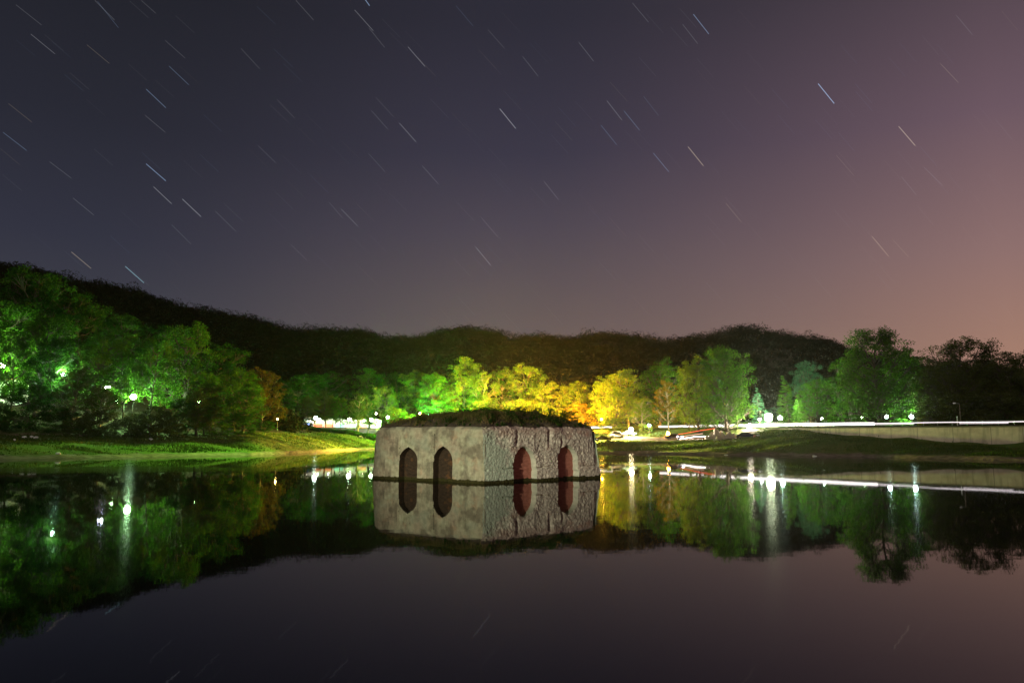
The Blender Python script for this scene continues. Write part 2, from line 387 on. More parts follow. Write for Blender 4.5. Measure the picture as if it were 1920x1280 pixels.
woodv = np.clip((rr - Rc[:, 3]) / 10, 0, 1).reshape(-1); woodv[(V[:, 0] / np.maximum(V[:, 1], 1) > -.17) & (V[:, 1] < 300)] = 0
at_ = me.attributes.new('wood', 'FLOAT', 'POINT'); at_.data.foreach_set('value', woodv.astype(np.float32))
tag(link('ground', me), 'grassy lake bank, meadow and wooded hillsides around the lake', None, None, 'structure')

# ------------------------------------------------------------------ water
mt, t, o = newmat('lake water')
g = t.nodes.new('ShaderNodeNewGeometry')
def wn(scale, det, sc3):
    mp = t.nodes.new('ShaderNodeMapping'); mp.inputs['Scale'].default_value = sc3; t.links.new(g.outputs['Position'], mp.inputs[0])
    n = t.nodes.new('ShaderNodeTexNoise'); n.inputs['Scale'].default_value = scale; n.inputs['Detail'].default_value = det; t.links.new(mp.outputs[0], n.inputs['Vector']); return n.outputs[0]
calm = t.nodes.new('ShaderNodeBump'); calm.inputs['Strength'].default_value = .5; calm.inputs['Distance'].default_value = .003
t.links.new(wn(.8, 3, (.6, 1, 1)), calm.inputs['Height'])
# breeze patches: two stretches of the lake where small wavelets run
def patch(cx, cy, rx, ry):
    mp = t.nodes.new('ShaderNodeMapping'); mp.vector_type = 'POINT'
    mp.inputs['Location'].default_value = (-cx / rx, -cy / ry, 0); mp.inputs['Scale'].default_value = (1/rx, 1/ry, 0)
    t.links.new(g.outputs['Position'], mp.inputs[0])
    ln = t.nodes.new('ShaderNodeVectorMath'); ln.operation = 'LENGTH'; t.links.new(mp.outputs[0], ln.inputs[0])
    a = t.nodes.new('ShaderNodeMath'); a.operation = 'MULTIPLY_ADD'; t.links.new(wn(.12, 3, (1, 1, 1)), a.inputs[0]); a.inputs[1].default_value = -.8; t.links.new(ln.outputs['Value'], a.inputs[2])
    r = t.nodes.new('ShaderNodeMapRange'); r.inputs[1].default_value = .75; r.inputs[2].default_value = .35; r.inputs[3].default_value = 0; r.inputs[4].default_value = 1
    t.links.new(a.outputs[0], r.inputs[0]); return r.outputs[0]
p1 = patch(50, 134, 17, 15); p2 = patch(-50, 98, 22, 9)
mxp = t.nodes.new('ShaderNodeMath'); mxp.operation = 'MAXIMUM'; t.links.new(p1, mxp.inputs[0]); t.links.new(p2, mxp.inputs[1])
rp = t.nodes.new('ShaderNodeBump'); rp.inputs['Distance'].default_value = .05; t.links.new(wn(1.6, 4, (.5, 1, 1)), rp.inputs['Height']); t.links.new(calm.outputs[0], rp.inputs['Normal'])
ms_ = t.nodes.new('ShaderNodeMath'); ms_.operation = 'MULTIPLY'; t.links.new(mxp.outputs[0], ms_.inputs[0]); ms_.inputs[1].default_value = .3; t.links.new(ms_.outputs[0], rp.inputs['Strength'])
fr = t.nodes.new('ShaderNodeFresnel'); fr.inputs[0].default_value = 1.31; t.links.new(calm.outputs[0], fr.inputs['Normal'])
gl = t.nodes.new('ShaderNodeBsdfGlossy'); gl.inputs['Roughness'].default_value = .02; gl.inputs[0].default_value = (.86, .86, .86, 1); t.links.new(rp.outputs[0], gl.inputs['Normal'])
g2 = t.nodes.new('ShaderNodeBsdfGlossy'); g2.inputs['Roughness'].default_value = .095; g2.inputs[0].default_value = (.86, .86, .86, 1); t.links.new(rp.outputs[0], g2.inputs['Normal'])
mg = t.nodes.new('ShaderNodeMixShader'); mg.inputs[0].default_value = .03; t.links.new(gl.outputs[0], mg.inputs[1]); t.links.new(g2.outputs[0], mg.inputs[2])
df = t.nodes.new('ShaderNodeBsdfDiffuse'); df.inputs[0].default_value = (.003, .004, .003, 1)
mw = t.nodes.new('ShaderNodeMixShader'); t.links.new(fr.outputs[0], mw.inputs[0]); t.links.new(df.outputs[0], mw.inputs[1]); t.links.new(mg.outputs[0], mw.inputs[2]); t.links.new(mw.outputs[0], o.inputs[0])
me = mesh_np('water', [(-300, -60, 0), (300, -60, 0), (300, 300, 0), (-300, 300, 0)], [(0, 1, 2, 3)], mt)
tag(link('water', me), 'dark calm lake mirroring the trees, hills and night sky', None, None, 'structure')

# ------------------------------------------------------------------ star streaks
ST = [(274,166,311,201,.6,'b'),(317,123,354,158,.4,'b'),(274,306,311,338,1,'b'),(288,349,322,381,.6,'w'),(342,372,377,405,.7,'w'),(235,498,270,529,1,'c'),
(134,471,171,502,.6,'y'),(6,247,50,281,.4,'b'),(58,63,103,100,.35,'w'),(178,0,215,37,.25,'w'),(183,2,222,51,.25,'b'),(683,-4,693,10,1.3,'b'),(665,18,700,57,.45,'w'),
(692,52,721,88,.25,'w'),(765,87,797,124,.55,'w'),(749,230,780,265,.55,'w'),(696,206,727,241,.25,'w'),(705,182,738,218,.16,'w'),(937,203,967,240,.9,'w'),
(980,105,1009,142,.25,'w'),(1138,188,1166,224,.45,'w'),(1170,207,1199,243,.5,'b'),(1127,234,1156,270,.4,'b'),(1085,78,1113,114,.3,'w'),(1186,5,1216,41,.25,'w'),
(1207,180,1235,216,.2,'b'),(1225,286,1254,321,.6,'b'),(1290,274,1319,310,.9,'y'),(1300,26,1329,63,.8,'b'),(1280,45,1308,81,.25,'w'),(1534,156,1564,193,1.6,'b'),
(1685,236,1716,272,.9,'y'),(1635,442,1666,479,.6,'y'),(1674,448,1704,481,.2,'y'),(1361,380,1390,415,.35,'y'),(892,462,920,496,.6,'w'),(792,310,822,344,.3,'w'),
(1020,339,1047,373,.35,'w'),(640,391,671,423,.4,'w'),(617,378,642,407,.2,'w'),(902,406,933,443,.2,'w'),(691,287,722,321,.2,'w'),(520,186,552,220,.2,'w'),
(452,90,487,128,.2,'w'),(484,272,517,304,.22,'w'),(272,215,310,247,.25,'w'),(137,370,176,402,.25,'w'),(93,302,134,333,.22,'w'),(16,193,60,228,.2,'y'),
(30,8,78,46,.2,'w'),(163,83,205,118,.22,'y'),(265,0,292,24,.2,'w'),(555,0,588,37,.25,'w'),(545,457,576,487,.2,'w'),(322,420,358,456,.2,'w'),(404,395,443,433,.22,'w'),
(1568,290,1601,328,.2,'y'),(1763,118,1797,154,.25,'y'),(1732,312,1768,347,.2,'w'),(1690,330,1718,364,.2,'w'),(1793,28,1823,64,.2,'w'),(310,75,347,108,.2,'w'),(855,10,887,48,.2,'b'),(915,55,946,90,.18,'w')]
rs = random.Random(5)
for k in range(170):
    x = rs.uniform(0, 1920); y = rs.uniform(0, 590); f_ = x / 1920
    ST.append((x, y, x + 36 - 6*f_, y + 30 + 6*min(1, f_*2), rs.uniform(.03, .10), rs.choice('wwby')))
cols = {'b': (.45, .65, 1.0), 'c': (.45, .85, 1.0), 'w': (.8, .82, .9), 'y': (1.0, .82, .6)}
V = []; Fc = []; CA = []
RS = 5200
for (x0, y0, x1, y1, s, c) in ST:
    def D(x, y):
        p = unproj(x, y, 1.0) - np.array([0, 0, CH]); return p / np.linalg.norm(p)
    n = 3; hw = (.42 + .22 * min(s, 1)) / F
    a = D(x0, y0); b_ = D(x1, y1); side = np.cross(a, b_); side /= np.linalg.norm(side)
    for k in range(n + 1):
        q = a * (1 - k/n) + b_ * (k/n); q /= np.linalg.norm(q)
        b0 = len(V); V += [(q - side*hw) * RS, (q + side*hw) * RS]; CA += [tuple(np.array(cols[c]) * s)] * 2
        if k < n: Fc.append((b0, b0+1, b0+3, b0+2))
mt, t, o = newmat('starlight'); e = t.nodes.new('ShaderNodeEmission'); tr = t.nodes.new('ShaderNodeBsdfTransparent'); ad = t.nodes.new('ShaderNodeAddShader')
at = t.nodes.new('ShaderNodeAttribute'); at.attribute_name = 'tint'; t.links.new(at.outputs['Color'], e.inputs[0]); e.inputs[1].default_value = .27
t.links.new(e.outputs[0], ad.inputs[0]); t.links.new(tr.outputs[0], ad.inputs[1]); t.links.new(ad.outputs[0], o.inputs[0]); mt.cycles.emission_sampling = 'NONE'
me = mesh_np('sky_stars', V, Fc, mt); ca = me.color_attributes.new('tint', 'FLOAT_COLOR', 'POINT')
ca.data.foreach_set('color', np.array([c + (1,) for c in CA], np.float32).ravel())
tag(link('sky_stars', me), 'stars drawn out into short slanting streaks across the night sky', None, None, 'structure')

# ------------------------------------------------------------------ the ruined pavilion
PN = unproj0(908, 906.5); PL = unproj0(697, 896.5); PR = unproj0(1126, 895.5)
WT = 4.95       # wall top above water
BOT = -1.2
pav = empty('ruined_pavilion', tuple((PL + PR) / 2))
tag(pav, 'ruined stone and plaster pavilion standing in the lake with four arched niches', 'pavilion')
piv = Matrix.Translation(-pav.location)
def arch_hw(z, w, zs, za):
    # half width of a pointed arch: straight to zs, then two arcs meeting at za
    z = np.asarray(z, float); t_ = np.clip((z - zs) / (za - zs), 0, 1)
    ra = w * 1.45; hh = math.sqrt(ra*ra - (ra-w)**2)
    return np.where(z >= za, 0, np.clip(np.sqrt(np.clip(ra*ra - (t_*hh)**2, 0, None)) - (ra - w), 0, w))
def s_on(A, B, px, z=0.0):
    """distance along wall A->B where the view column px meets it (at height z)"""
    A = np.array(A); B = np.array(B); d_ = B - A; v = unproj(px, 860, 1.0) - np.array([0, 0, CH]); 
    # A.xy + s d = t v.xy
    M2 = np.array([[d_[0], -v[0]], [d_[1], -v[1]]]); s, t_ = np.linalg.solve(M2, -A[:2]); return s * np.linalg.norm(d_)
JOINTS = [(s_on(PL, PN, 748.5), 1.7, 4.05), (s_on(PL, PN, 813), 1.7, 4.25)]
def mixmat(name, kind):
    mt, t, o = newmat(name); b = t.nodes.new('ShaderNodeBsdfPrincipled'); t.links.new(b.outputs[0], o.inputs[0]); b.inputs['Roughness'].default_value = .95; b.inputs['Specular IOR Level'].default_value = .15
    at = t.nodes.new('ShaderNodeAttribute'); at.attribute_name = 'sz'   # s along wall, height, depth
    def n(scale, det=6, sc3=(1, 1, 1), rg=.55):
        mp = t.nodes.new('ShaderNodeMapping'); mp.inputs['Scale'].default_value = sc3; t.links.new(at.outputs['Vector'], mp.inputs[0])
        q = t.nodes.new('ShaderNodeTexNoise'); q.inputs['Scale'].default_value = scale; q.inputs['Detail'].default_value = det; q.inputs['Roughness'].default_value = rg; t.links.new(mp.outputs[0], q.inputs['Vector']); return q.outputs[0]
    def rp(f, a, b_, ca, cb):
        r = t.nodes.new('ShaderNodeValToRGB'); r.color_ramp.elements[0].position = a; r.color_ramp.elements[1].position = b_
        r.color_ramp.elements[0].color = ca + (1,); r.color_ramp.elements[1].color = cb + (1,); t.links.new(f, r.inputs[0]); return r.outputs[0]
    def mxx(f, a, b_, mode='MIX'):
        x = t.nodes.new('ShaderNodeMix'); x.data_type = 'RGBA'; x.blend_type = mode
        if isinstance(f, float): x.inputs[0].default_value = f
        else: t.links.new(f, x.inputs[0])
        t.links.new(a, x.inputs[6]); t.links.new(b_, x.inputs[7]); return x.outputs[2]
    W_, K_ = (1., 1., 1.), (0., 0., 0.)
    if kind == 'plaster':
        c = mxx(rp(n(.45, 5), .35, .65, K_, W_), rp(n(2.5, 8), .3, .7, (.26, .21, .15), (.54, .46, .33)), rp(n(1.9, 8), .3, .7, (.30, .32, .20), (.62, .63, .44)))
        c = mxx(rp(n(.8, 4), .58, .74, K_, (.55,)*3), c, rp(n(3, 4), .3, .7, (.58, .26, .13), (.46, .24, .14)))
        c = mxx(rp(n(1.3, 6, (1.6, .5, 1)), .52, .7, K_, (.55,)*3), c, rp(n(5, 3), .3, .7, (.13, .125, .10), (.2, .19, .15)))
        c = mxx(rp(n(.7, 6, (1, .8, 1), .6), .48, .60, (0, 0, 0), (.72,)*3), c, rp(n(3, 5), .3, .7, (.10, .09, .065), (.20, .175, .125)))
        c = mxx(rp(n(.33, 3, (1, 1.4, 1)), .52, .64, K_, (.6,)*3), c, rp(n(3, 6), .3, .7, (.26, .31, .22), (.44, .48, .36)))
        bh = n(9, 8, (1, 2.2, 1), .65); bs = .45
    elif kind == 'rubble':
        c = rp(n(3.2, 10, (1, 1, 1), .7), .33, .66, (.22, .19, .16), (.80, .74, .63))
        c = mxx(rp(n(.55, 6), .56, .68, K_, (.65,)*3), c, rp(n(4.5, 8), .35, .65, (.30, .14, .10), (.46, .28, .21)))
        sx2 = t.nodes.new('ShaderNodeSeparateXYZ'); t.links.new(at.outputs['Vector'], sx2.inputs[0])
        gm = t.nodes.new('ShaderNodeMath'); gm.operation = 'MULTIPLY_ADD'; t.links.new(n(.9, 5), gm.inputs[0]); gm.inputs[1].default_value = 4.5; t.links.new(sx2.outputs[0], gm.inputs[2])
        gz_ = t.nodes.new('ShaderNodeMath'); gz_.operation = 'MULTIPLY_ADD'; t.links.new(sx2.outputs[1], gz_.inputs[0]); gz_.inputs[1].default_value = .75; t.links.new(gm.outputs[0], gz_.inputs[2])
        gr = t.nodes.new('ShaderNodeMapRange'); gr.inputs[1].default_value = 7.4; gr.inputs[2].default_value = 6.2; gr.inputs[4].default_value = .8; t.links.new(gz_.outputs[0], gr.inputs[0])
        c = mxx(gr.outputs[0], c, rp(n(5, 8), .3, .7, (.26, .35, .27), (.50, .60, .47)))
        tp = t.nodes.new('ShaderNodeMath'); tp.operation = 'MULTIPLY_ADD'; t.links.new(n(1.1, 5), tp.inputs[0]); tp.inputs[1].default_value = 2.2; t.links.new(sx2.outputs[1], tp.inputs[2])
        tr2 = t.nodes.new('ShaderNodeMapRange'); tr2.inputs[1].default_value = 5.0; tr2.inputs[2].default_value = 5.7; tr2.inputs[4].default_value = .6; t.links.new(tp.outputs[0], tr2.inputs[0])
        c = mxx(tr2.outputs[0], c, rp(n(4, 8, (1, .6, 1)), .35, .65, (.28, .14, .12), (.50, .40, .34)))
        bh = n(7, 10, (1, 1, 1), .75); bs = .9
    elif kind == 'jamb':
        c = rp(n(2.5, 8), .3, .7, (.40, .42, .34), (.62, .62, .50)); bh = n(12, 6); bs = .25
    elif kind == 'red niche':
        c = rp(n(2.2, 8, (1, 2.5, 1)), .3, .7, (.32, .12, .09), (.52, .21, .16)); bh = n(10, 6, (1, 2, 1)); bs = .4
    else:  # niche brick, darkened further to carry the shade of the recess
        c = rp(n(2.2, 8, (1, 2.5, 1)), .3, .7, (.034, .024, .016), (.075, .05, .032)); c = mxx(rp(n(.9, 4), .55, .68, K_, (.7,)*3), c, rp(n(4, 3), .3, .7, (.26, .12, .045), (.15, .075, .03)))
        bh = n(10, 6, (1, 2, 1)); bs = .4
    # thin brick courses
    sp = t.nodes.new('ShaderNodeSeparateXYZ'); t.links.new(at.outputs['Vector'], sp.inputs[0])
    wv = t.nodes.new('ShaderNodeTexBrick'); wv.inputs['Scale'].default_value = 1; wv.inputs['Brick Width'].default_value = .28; wv.inputs['Row Height'].default_value = .085 if 'niche' not in kind else .11
    wv.inputs['Mortar Size'].default_value = .012; wv.inputs['Mortar Smooth'].default_value = .5
    wv.inputs['Color1'].default_value = (1, 1, 1, 1); wv.inputs['Color2'].default_value = (.86, .86, .86, 1); wv.inputs['Mortar'].default_value = (.55, .55, .55, 1)
    t.links.new(at.outputs['Vector'], wv.inputs['Vector'])
    if kind in ('plaster', 'niche', 'red niche'):
        c = mxx(.55 if kind == 'plaster' else .8, c, wv.outputs[0], 'MULTIPLY')
    if kind == 'plaster':
        for (s0_, z0_, z1_) in JOINTS:
            def mth(op, a_, b_=None):
                q = t.nodes.new('ShaderNodeMath'); q.operation = op
                for i_, v_ in enumerate((a_, b_)):
                    if v_ is None: continue
                    if isinstance(v_, (int, float)): q.inputs[i_].default_value = v_
                    else: t.links.new(v_, q.inputs[i_])
                return q.outputs[0]
            ln_ = mth('LESS_THAN', mth('ABSOLUTE', mth('SUBTRACT', sp.outputs[0], s0_)), .05)
            ln_ = mth('MULTIPLY', ln_, mth('MULTIPLY', mth('GREATER_THAN', sp.outputs[1], z0_), mth('LESS_THAN', sp.outputs[1], z1_)))
            x = t.nodes.new('ShaderNodeMix'); x.data_type = 'RGBA'; t.links.new(mth('MULTIPLY', ln_, .85), x.inputs[0]); t.links.new(c, x.inputs[6]); x.inputs[7].default_value = (.03, .025, .02, 1); c = x.outputs[2]
    # algae band just above the water
    am = t.nodes.new('ShaderNodeMath'); am.operation = 'MULTIPLY_ADD'; t.links.new(n(2.2, 6), am.inputs[0]); am.inputs[1].default_value = .34; t.links.new(sp.outputs[1], am.inputs[2])
    # height minus noise
    am.inputs[1].default_value = -.44
    ar = t.nodes.new('ShaderNodeMapRange'); ar.inputs[1].default_value = .06; ar.inputs[2].default_value = .0; t.links.new(am.outputs[0], ar.inputs[0])
    c = mxx(ar.outputs[0], c, rp(n(6, 5), .3, .7, (.018, .018, .006), (.06, .055, .016)))
    t.links.new(c, b.inputs['Base Color'])
    bp = t.nodes.new('ShaderNodeBump'); bp.inputs['Strength'].default_value = bs; bp.inputs['Distance'].default_value = .06; t.links.new(bh, bp.inputs['Height']); t.links.new(bp.outputs[0], b.inputs['Normal'])
    return mt
MP = {k: mixmat('pavilion ' + k, k) for k in ('plaster', 'rubble', 'jamb', 'niche', 'red niche')}
cen = (PL + PR) / 2
PB = PL + PR - PN
def corner_batter(s, z, Lw, left_r, right_r):
    return 0
def make_wall(name, A, B, kind, arches, top_fn, step=.075):
    """front face of one wall from A to B (outward normal to the right of A->B seen from outside)"""
    A = np.array(A); B = np.array(B); Lw = np.linalg.norm(B - A); dv = (B - A) / Lw
    nv = np.array([dv[1], -dv[0], 0.0])              # outward
    zs_ = np.arange(BOT, WT + .001, step); nz_ = len(zs_)
    # break columns: wall start, arch edges, wall end
    segs = []; prev = 0.0
    brk = [('w', None)]
    for a in arches: brk += [('a', a), ('w', None)]
    ncols = []
    edges = [0.0]
    for a in arches: edges += [a[0] - a[1], a[0] + a[1]]
    edges.append(Lw)
    Scols = []
    isarch = []
    for k in range(len(edges) - 1):
        n = max(3, int((edges[k+1] - edges[k]) / step))
        for q in range(n): Scols.append((k, q / n)); isarch.append(k % 2 == 1)
    Scols.append((len(edges) - 2, 1.0))
    S = np.zeros((nz_, len(Scols)))
    for r, z in enumerate(zs_):
        ed = [0.0]
        for a in arches:
            h = float(arch_hw(z, a[1], a[2], a[3])); jag = .05 * float(vnoise(z * 3, a[0])) if kind == 'rubble' else .015 * float(vnoise(z * 5, a[0]))
            h = max(h + (jag if h > .1 else 0), 0.0) if z < a[3] else .0
            ed += [a[0] - h, a[0] + h]
        ed.append(Lw)
        for cidx, (k, q) in enumerate(Scols): S[r, cidx] = ed[k] * (1-q) + ed[k+1] * q
    Z = np.repeat(zs_[:, None], len(Scols), 1)
    Z0 = Z.copy()
    if kind == 'rubble':
        ds = .14 * fbm(S * .9, Z * 1.1, 2.0, 3) + .085 * fbm(S * 5.5, Z * 5.0, 5.0, 4) + .055 * fbm(S * 9, Z * 9, 8.0, 2)
        sm = np.clip((3.6 - S + .8 * vnoise(S * .8, Z * .8, 4)) / .8, 0, 1) * np.clip((3.5 - Z + .5 * vnoise(S, Z, 9)) / .5, 0, 1)
        sm = np.maximum(sm, .6 * (Z < 1.1)); ds *= (1 - .6 * sm)
        ds -= .14 * np.exp(-((Z - (1.18 + .12*vnoise(S*.8, 3))) / .06) ** 2) * (vnoise(S * .7, 1.0) > -.25)
        ds -= .45 * np.exp(-((S - 7.75 - .12*vnoise(Z*1.6, 7)) / .20) ** 2) * np.clip((Z - 3.1) / .9, 0, 1)
        ds -= .22 * np.exp(-((S - 3.75 - .2*(Z-3.2)) / .22) ** 2) * np.clip((Z - 2.9) / .5, 0, 1) * np.clip((4.9-Z)/.6, 0, 1)
        ds -= .22 * np.exp(-((S - 9.4 - .05*vnoise(Z*2, 7)) / .16) ** 2) * np.clip((Z - 2.0) / .5, 0, 1) * np.clip((4.2-Z)/.6, 0, 1)
        ds += .10 * (Z < 1.15)
    elif kind == 'plaster':
        ds = .035 * fbm(S * .8, Z * .8, 2.0, 3) + .014 * fbm(S * 5, Z * 5, 5.0, 3)
        for a in arches:   # thin straight joint rising from each arch's far edge
            ds -= .10 * (np.abs(S - (a[0] + a[1] * (1 if a[4] > 0 else -1))) < .04) * (Z > a[2]) * (Z < 4.1)
    else: ds = .12 * fbm(S * 1.1, Z * 1.1, 2.0, 3)
    ds -= .016 * np.maximum(Z, 0)                     # batter
    ds -= .35 * np.clip((Z - (WT - .45)) / .45, 0, 1) ** 2.2 * (1 + .6 * vnoise(S * 1.3, 4))   # worn top edge
    # rounding towards both ends, and the corner mask so walls meet
    e0, e1 = top_fn
    for (e, dist) in ((e0, S), (e1, Lw - S)):
        ds -= e[0] * np.exp(-(dist / e[1])) * np.clip(.3 + Z / WT * .9, 0, 1.2)
    P3 = A[None, None, :] + dv * S[..., None] + nv * ds[..., None]
    # pull the ends in along the wall with height (leaning corners)
    P3 += dv * (np.exp(-S / e0[1]) * e0[2] * np.clip(Z / WT, 0, 1) ** 1.5 - np.exp(-(Lw - S) / e1[1]) * e1[2] * np.clip(Z / WT, 0, 1) ** 1.5)[..., None]
    P3[..., 2] = Z0 + (.06 * fbm(S*2, Z*2, 9, 2) * (Z0 > 0) if kind == 'rubble' else 0)
    tpw = np.clip((Z0 - (WT - .5)) / .5, 0, 1)
    P3[..., 2] -= tpw * (.07 + .11 * fbm(S * 1.1, 2.0, 6, 3) + (.05 * vnoise(S * 6, 3.0) if kind == 'rubble' else 0)) + tpw * .38 * (np.exp(-(S / .45)) * (e0[0] > .2) + np.exp(-((Lw - S) / .5)) * (e1[0] > .2))
    if kind == 'rubble':
        P3 += dv * (.05 * fbm(S * 4, Z * 4, 11, 3))[..., None]
    nrw, ncl = S.shape
    Vv = P3.reshape(-1, 3).tolist(); SZ = np.stack([S, Z0, np.zeros_like(S)], -1).reshape(-1, 3).tolist()
    Ff = []; 
    def hid(r, c):   # arch interior face below apex
        k = Scols[c][0]
        if k % 2 == 0: return False
        a = arches[(k - 1) // 2]; return True
    for r in range(nrw - 1):
        for c in range(ncl - 1):
            if hid(r, c): continue
            Ff.append((r*ncl+c, r*ncl+c+1, (r+1)*ncl+c+1, (r+1)*ncl+c))
    parts = []
    # make faces
    me = bpy.data.meshes.new(name); me.from_pydata(Vv, [], Ff); me.materials.append(MP[kind])
    for p in me.polygons: p.use_smooth = kind != 'rubble'
    at = me.attributes.new('sz', 'FLOAT_VECTOR', 'POINT'); at.data.foreach_set('vector', np.array(SZ, np.float32).ravel())
    me.transform(piv); me.update(); wo = link(name, me, pav)
    # niches: jamb strip + back plate
    for ai, a in enumerate(arches):
        k = 2 * ai + 1; cl = [c for c, (kk, q) in enumerate(Scols) if kk == k and q == 0][0]
        cr = [c for c, (kk, q) in enumerate(Scols) if (kk == k + 1 and q == 0)][0]
        rows = [r for r in range(nrw) if zs_[r] < a[3]]
        apex = P3[rows[-1] + 1, cl]
        ring = [P3[r, cl] for r in rows] + [apex] + [P3[r, cr] for r in reversed(rows)]
        ring = [np.array(p) for p in ring]
        nd = 6; VV = []; FF = []; SS = []
        dep = a[5]
        for q in range(nd + 1):
            for ii, p in enumerate(ring):
                # back ring is flat at plane s-normal = -dep
                off = (p - A) @ nv; pp = p - nv * (off + dep) * (q / nd) ; VV.append(pp); SS.append(((p - A) @ dv + q*.1, p[2], 0))
        nrg = len(ring)
        for q in range(nd):
            for ii in range(nrg - 1): FF.append((q*nrg+ii, q*nrg+ii+1, (q+1)*nrg+ii+1, (q+1)*nrg+ii))
        me = bpy.data.meshes.new('niche_reveal'); me.from_pydata([tuple(v) for v in VV], [], FF); me.materials.append(MP['jamb' if kind == 'rubble' else 'niche'])  # plaster-side reveals share the niche colour with its painted shade
        at = me.attributes.new('sz', 'FLOAT_VECTOR', 'POINT'); at.data.foreach_set('vector', np.array(SS, np.float32).ravel())
        me.transform(piv); link('niche_reveal', me, wo)
        # back plate, one grid of rows
        VV = []; FF = []; SS = []; nb = 14
        for r in rows + [rows[-1] + 1]:
            pl_ = P3[r, cl].copy(); pr_ = P3[r, cr].copy()
            pl_ = pl_ - nv * ((pl_ - A) @ nv + dep); pr_ = pr_ - nv * ((pr_ - A) @ nv + dep)
            for q in range(nb + 1):
                p = pl_ * (1 - q/nb) + pr_ * (q/nb); sv = float((p - A) @ dv)
                p = p + nv * (.006 * float(vnoise(sv * 4, p[2] * 4, 3)) + .001); VV.append(tuple(p)); SS.append((sv, p[2], 0))
        for r in range(len(rows)):
            for q in range(nb): FF.append((r*(nb+1)+q, r*(nb+1)+q+1, (r+1)*(nb+1)+q+1, (r+1)*(nb+1)+q))
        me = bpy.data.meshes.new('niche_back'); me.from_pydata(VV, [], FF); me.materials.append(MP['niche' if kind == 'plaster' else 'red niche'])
        at = me.attributes.new('sz', 'FLOAT_VECTOR', 'POINT'); at.data.foreach_set('vector', np.array(SS, np.float32).ravel())
        me.transform(piv); link('niche_back', me, wo)
    return P3[-1]
za = zat(840, 70); 
L_l = [(s_on(PL, PN, 748), s_on(PL, PN, 782)), (s_on(PL, PN, 812), s_on(PL, PN, 848))]
L_r = [(s_on(PN, PR, 962), s_on(PN, PR, 1006)), (s_on(PN, PR, 1045), s_on(PN, PR, 1084))]
archL = [((a+b)/2, (b-a)/2, 1.75, 3.02 + .1*k, -1, .75) for k, (a, b) in enumerate(L_l)]
archR = [((a+b)/2, (b-a)/2, 1.55, 3.12 + .12*k, -1, .70) for k, (a, b) in enumerate(L_r)]
# end: (inset depth, decay length, lean along the wall)
tl = make_wall('plaster_wall', PL, PN, 'plaster', archL, ((.30, .4, .12), (.10, .35, .06)))
tr_ = make_wall('rubble_wall', PN, PR, 'rubble', archR, ((.10, .35, -.10), (.35, .6, 1.0)), step=.06)
tb1 = make_wall('back_wall', PR, PB, 'back' if False else 'rubble', [], ((.35, .6, .45), (.2, .5, .4)), step=.3)
tb2 = make_wall('back_wall', PB, PL, 'plaster', [], ((.2, .5, .4), (.35, .5, .45)), step=.3)
# earth cap: fan-grid from the wall-top outline to a low mound
ringp = np.concatenate([tl[:-1:3], tr_[:-1:3], tb1[:-1], tb2[:-1]])
cm = np.array([(PN + PB)[0] / 2, (PN + PB)[1] / 2, WT])
nrng = 26; VV = []; n_ = len(ringp)
def mound_z(x, y, t):
    # t 0 at edge .. 1 at centre
    return WT - .08 + 1.25 * (1 - (1 - t) ** 2.9) * (1 + .15 * fbm(x * .3, y * .3, 2, 2)) + .14 * fbm(x * 1.2, y * 1.2, 4, 4) * min(1, t * 6)
for q in range(nrng + 1):
    t_ = (q / nrng) ** 1.2
    for p in ringp:
        xy = p * (1 - t_ * .985) + cm * t_ * .985
        VV.append((xy[0], xy[1], float(mound_z(xy[0], xy[1], t_)) if q else p[2] - .02))
FF = []
for q in range(nrng):
    for i_ in range(n_):
        i2 = (i_ + 1) % n_; FF.append((q*n_+i_, q*n_+i2, (q+1)*n_+i2, (q+1)*n_+i_))
FF.append(tuple(nrng*n_ + i_ for i_ in range(n_)))
M['earth'] = P('brown earth', (.075, .058, .036), 1, scale=2.5, bump=.6, var=.4)
me = bpy.data.meshes.new('earth_cap'); me.from_pydata(VV, [], FF); me.materials.append(M['earth']); me.transform(piv); link('earth_cap', me, pav)

# grass and weeds on the cap
def blades(pts, h, wd, rng, lean=.35, seg=2):
    n = len(pts); a = rng.uniform(0, 2*np.pi, n); l = rng.uniform(.1, 1, n) * lean
    h = h * rng.uniform(.5, 1.3, n); w_ = wd * rng.uniform(.6, 1.2, n); b = rng.uniform(0, 2*np.pi, n)
    side = np.stack([np.cos(b), np.sin(b), np.zeros(n)], 1) * w_[:, None] * .5
    top = pts + np.stack([np.cos(a)*l*h, np.sin(a)*l*h, h], 1)
    mid_ = pts + np.stack([np.cos(a)*l*h*.35, np.sin(a)*l*h*.35, h*.55], 1)
    V = np.stack([pts - side, pts + side, mid_ + side*.8, mid_ - side*.8, top + side*.15, top - side*.15], 1).reshape(-1, 3)
    k = np.arange(n)[:, None] * 6
    Fq = np.concatenate([k + np.array([[0, 1, 2, 3]]), k + np.array([[3, 2, 4, 5]])])
    return V, Fq
rng = np.random.default_rng(11)
n = 42000; q = rng.integers(0, n_, n); fr_ = rng.random(n) ** .8; fr_ = np.clip(fr_, .015, 1)
pA = ringp[q] * (1 - rng.random(n)[:, None] * 0); nxt = ringp[(q + 1) % n_]; mixr = rng.random(n)[:, None]
pe = ringp[q] * (1 - mixr) + nxt * mixr
px_ = pe[:, 0] * (1 - fr_*.985) + cm[0] * fr_*.985; py_ = pe[:, 1] * (1 - fr_*.985) + cm[1] * fr_*.985
pz_ = WT - .13 + 1.25 * (1 - (1 - fr_) ** 2.9) * (1 + .15 * fbm(px_ * .3, py_ * .3, 2, 2)) + .14 * fbm(px_ * 1.2, py_ * 1.2, 4, 4) * np.minimum(1, fr_ * 6)
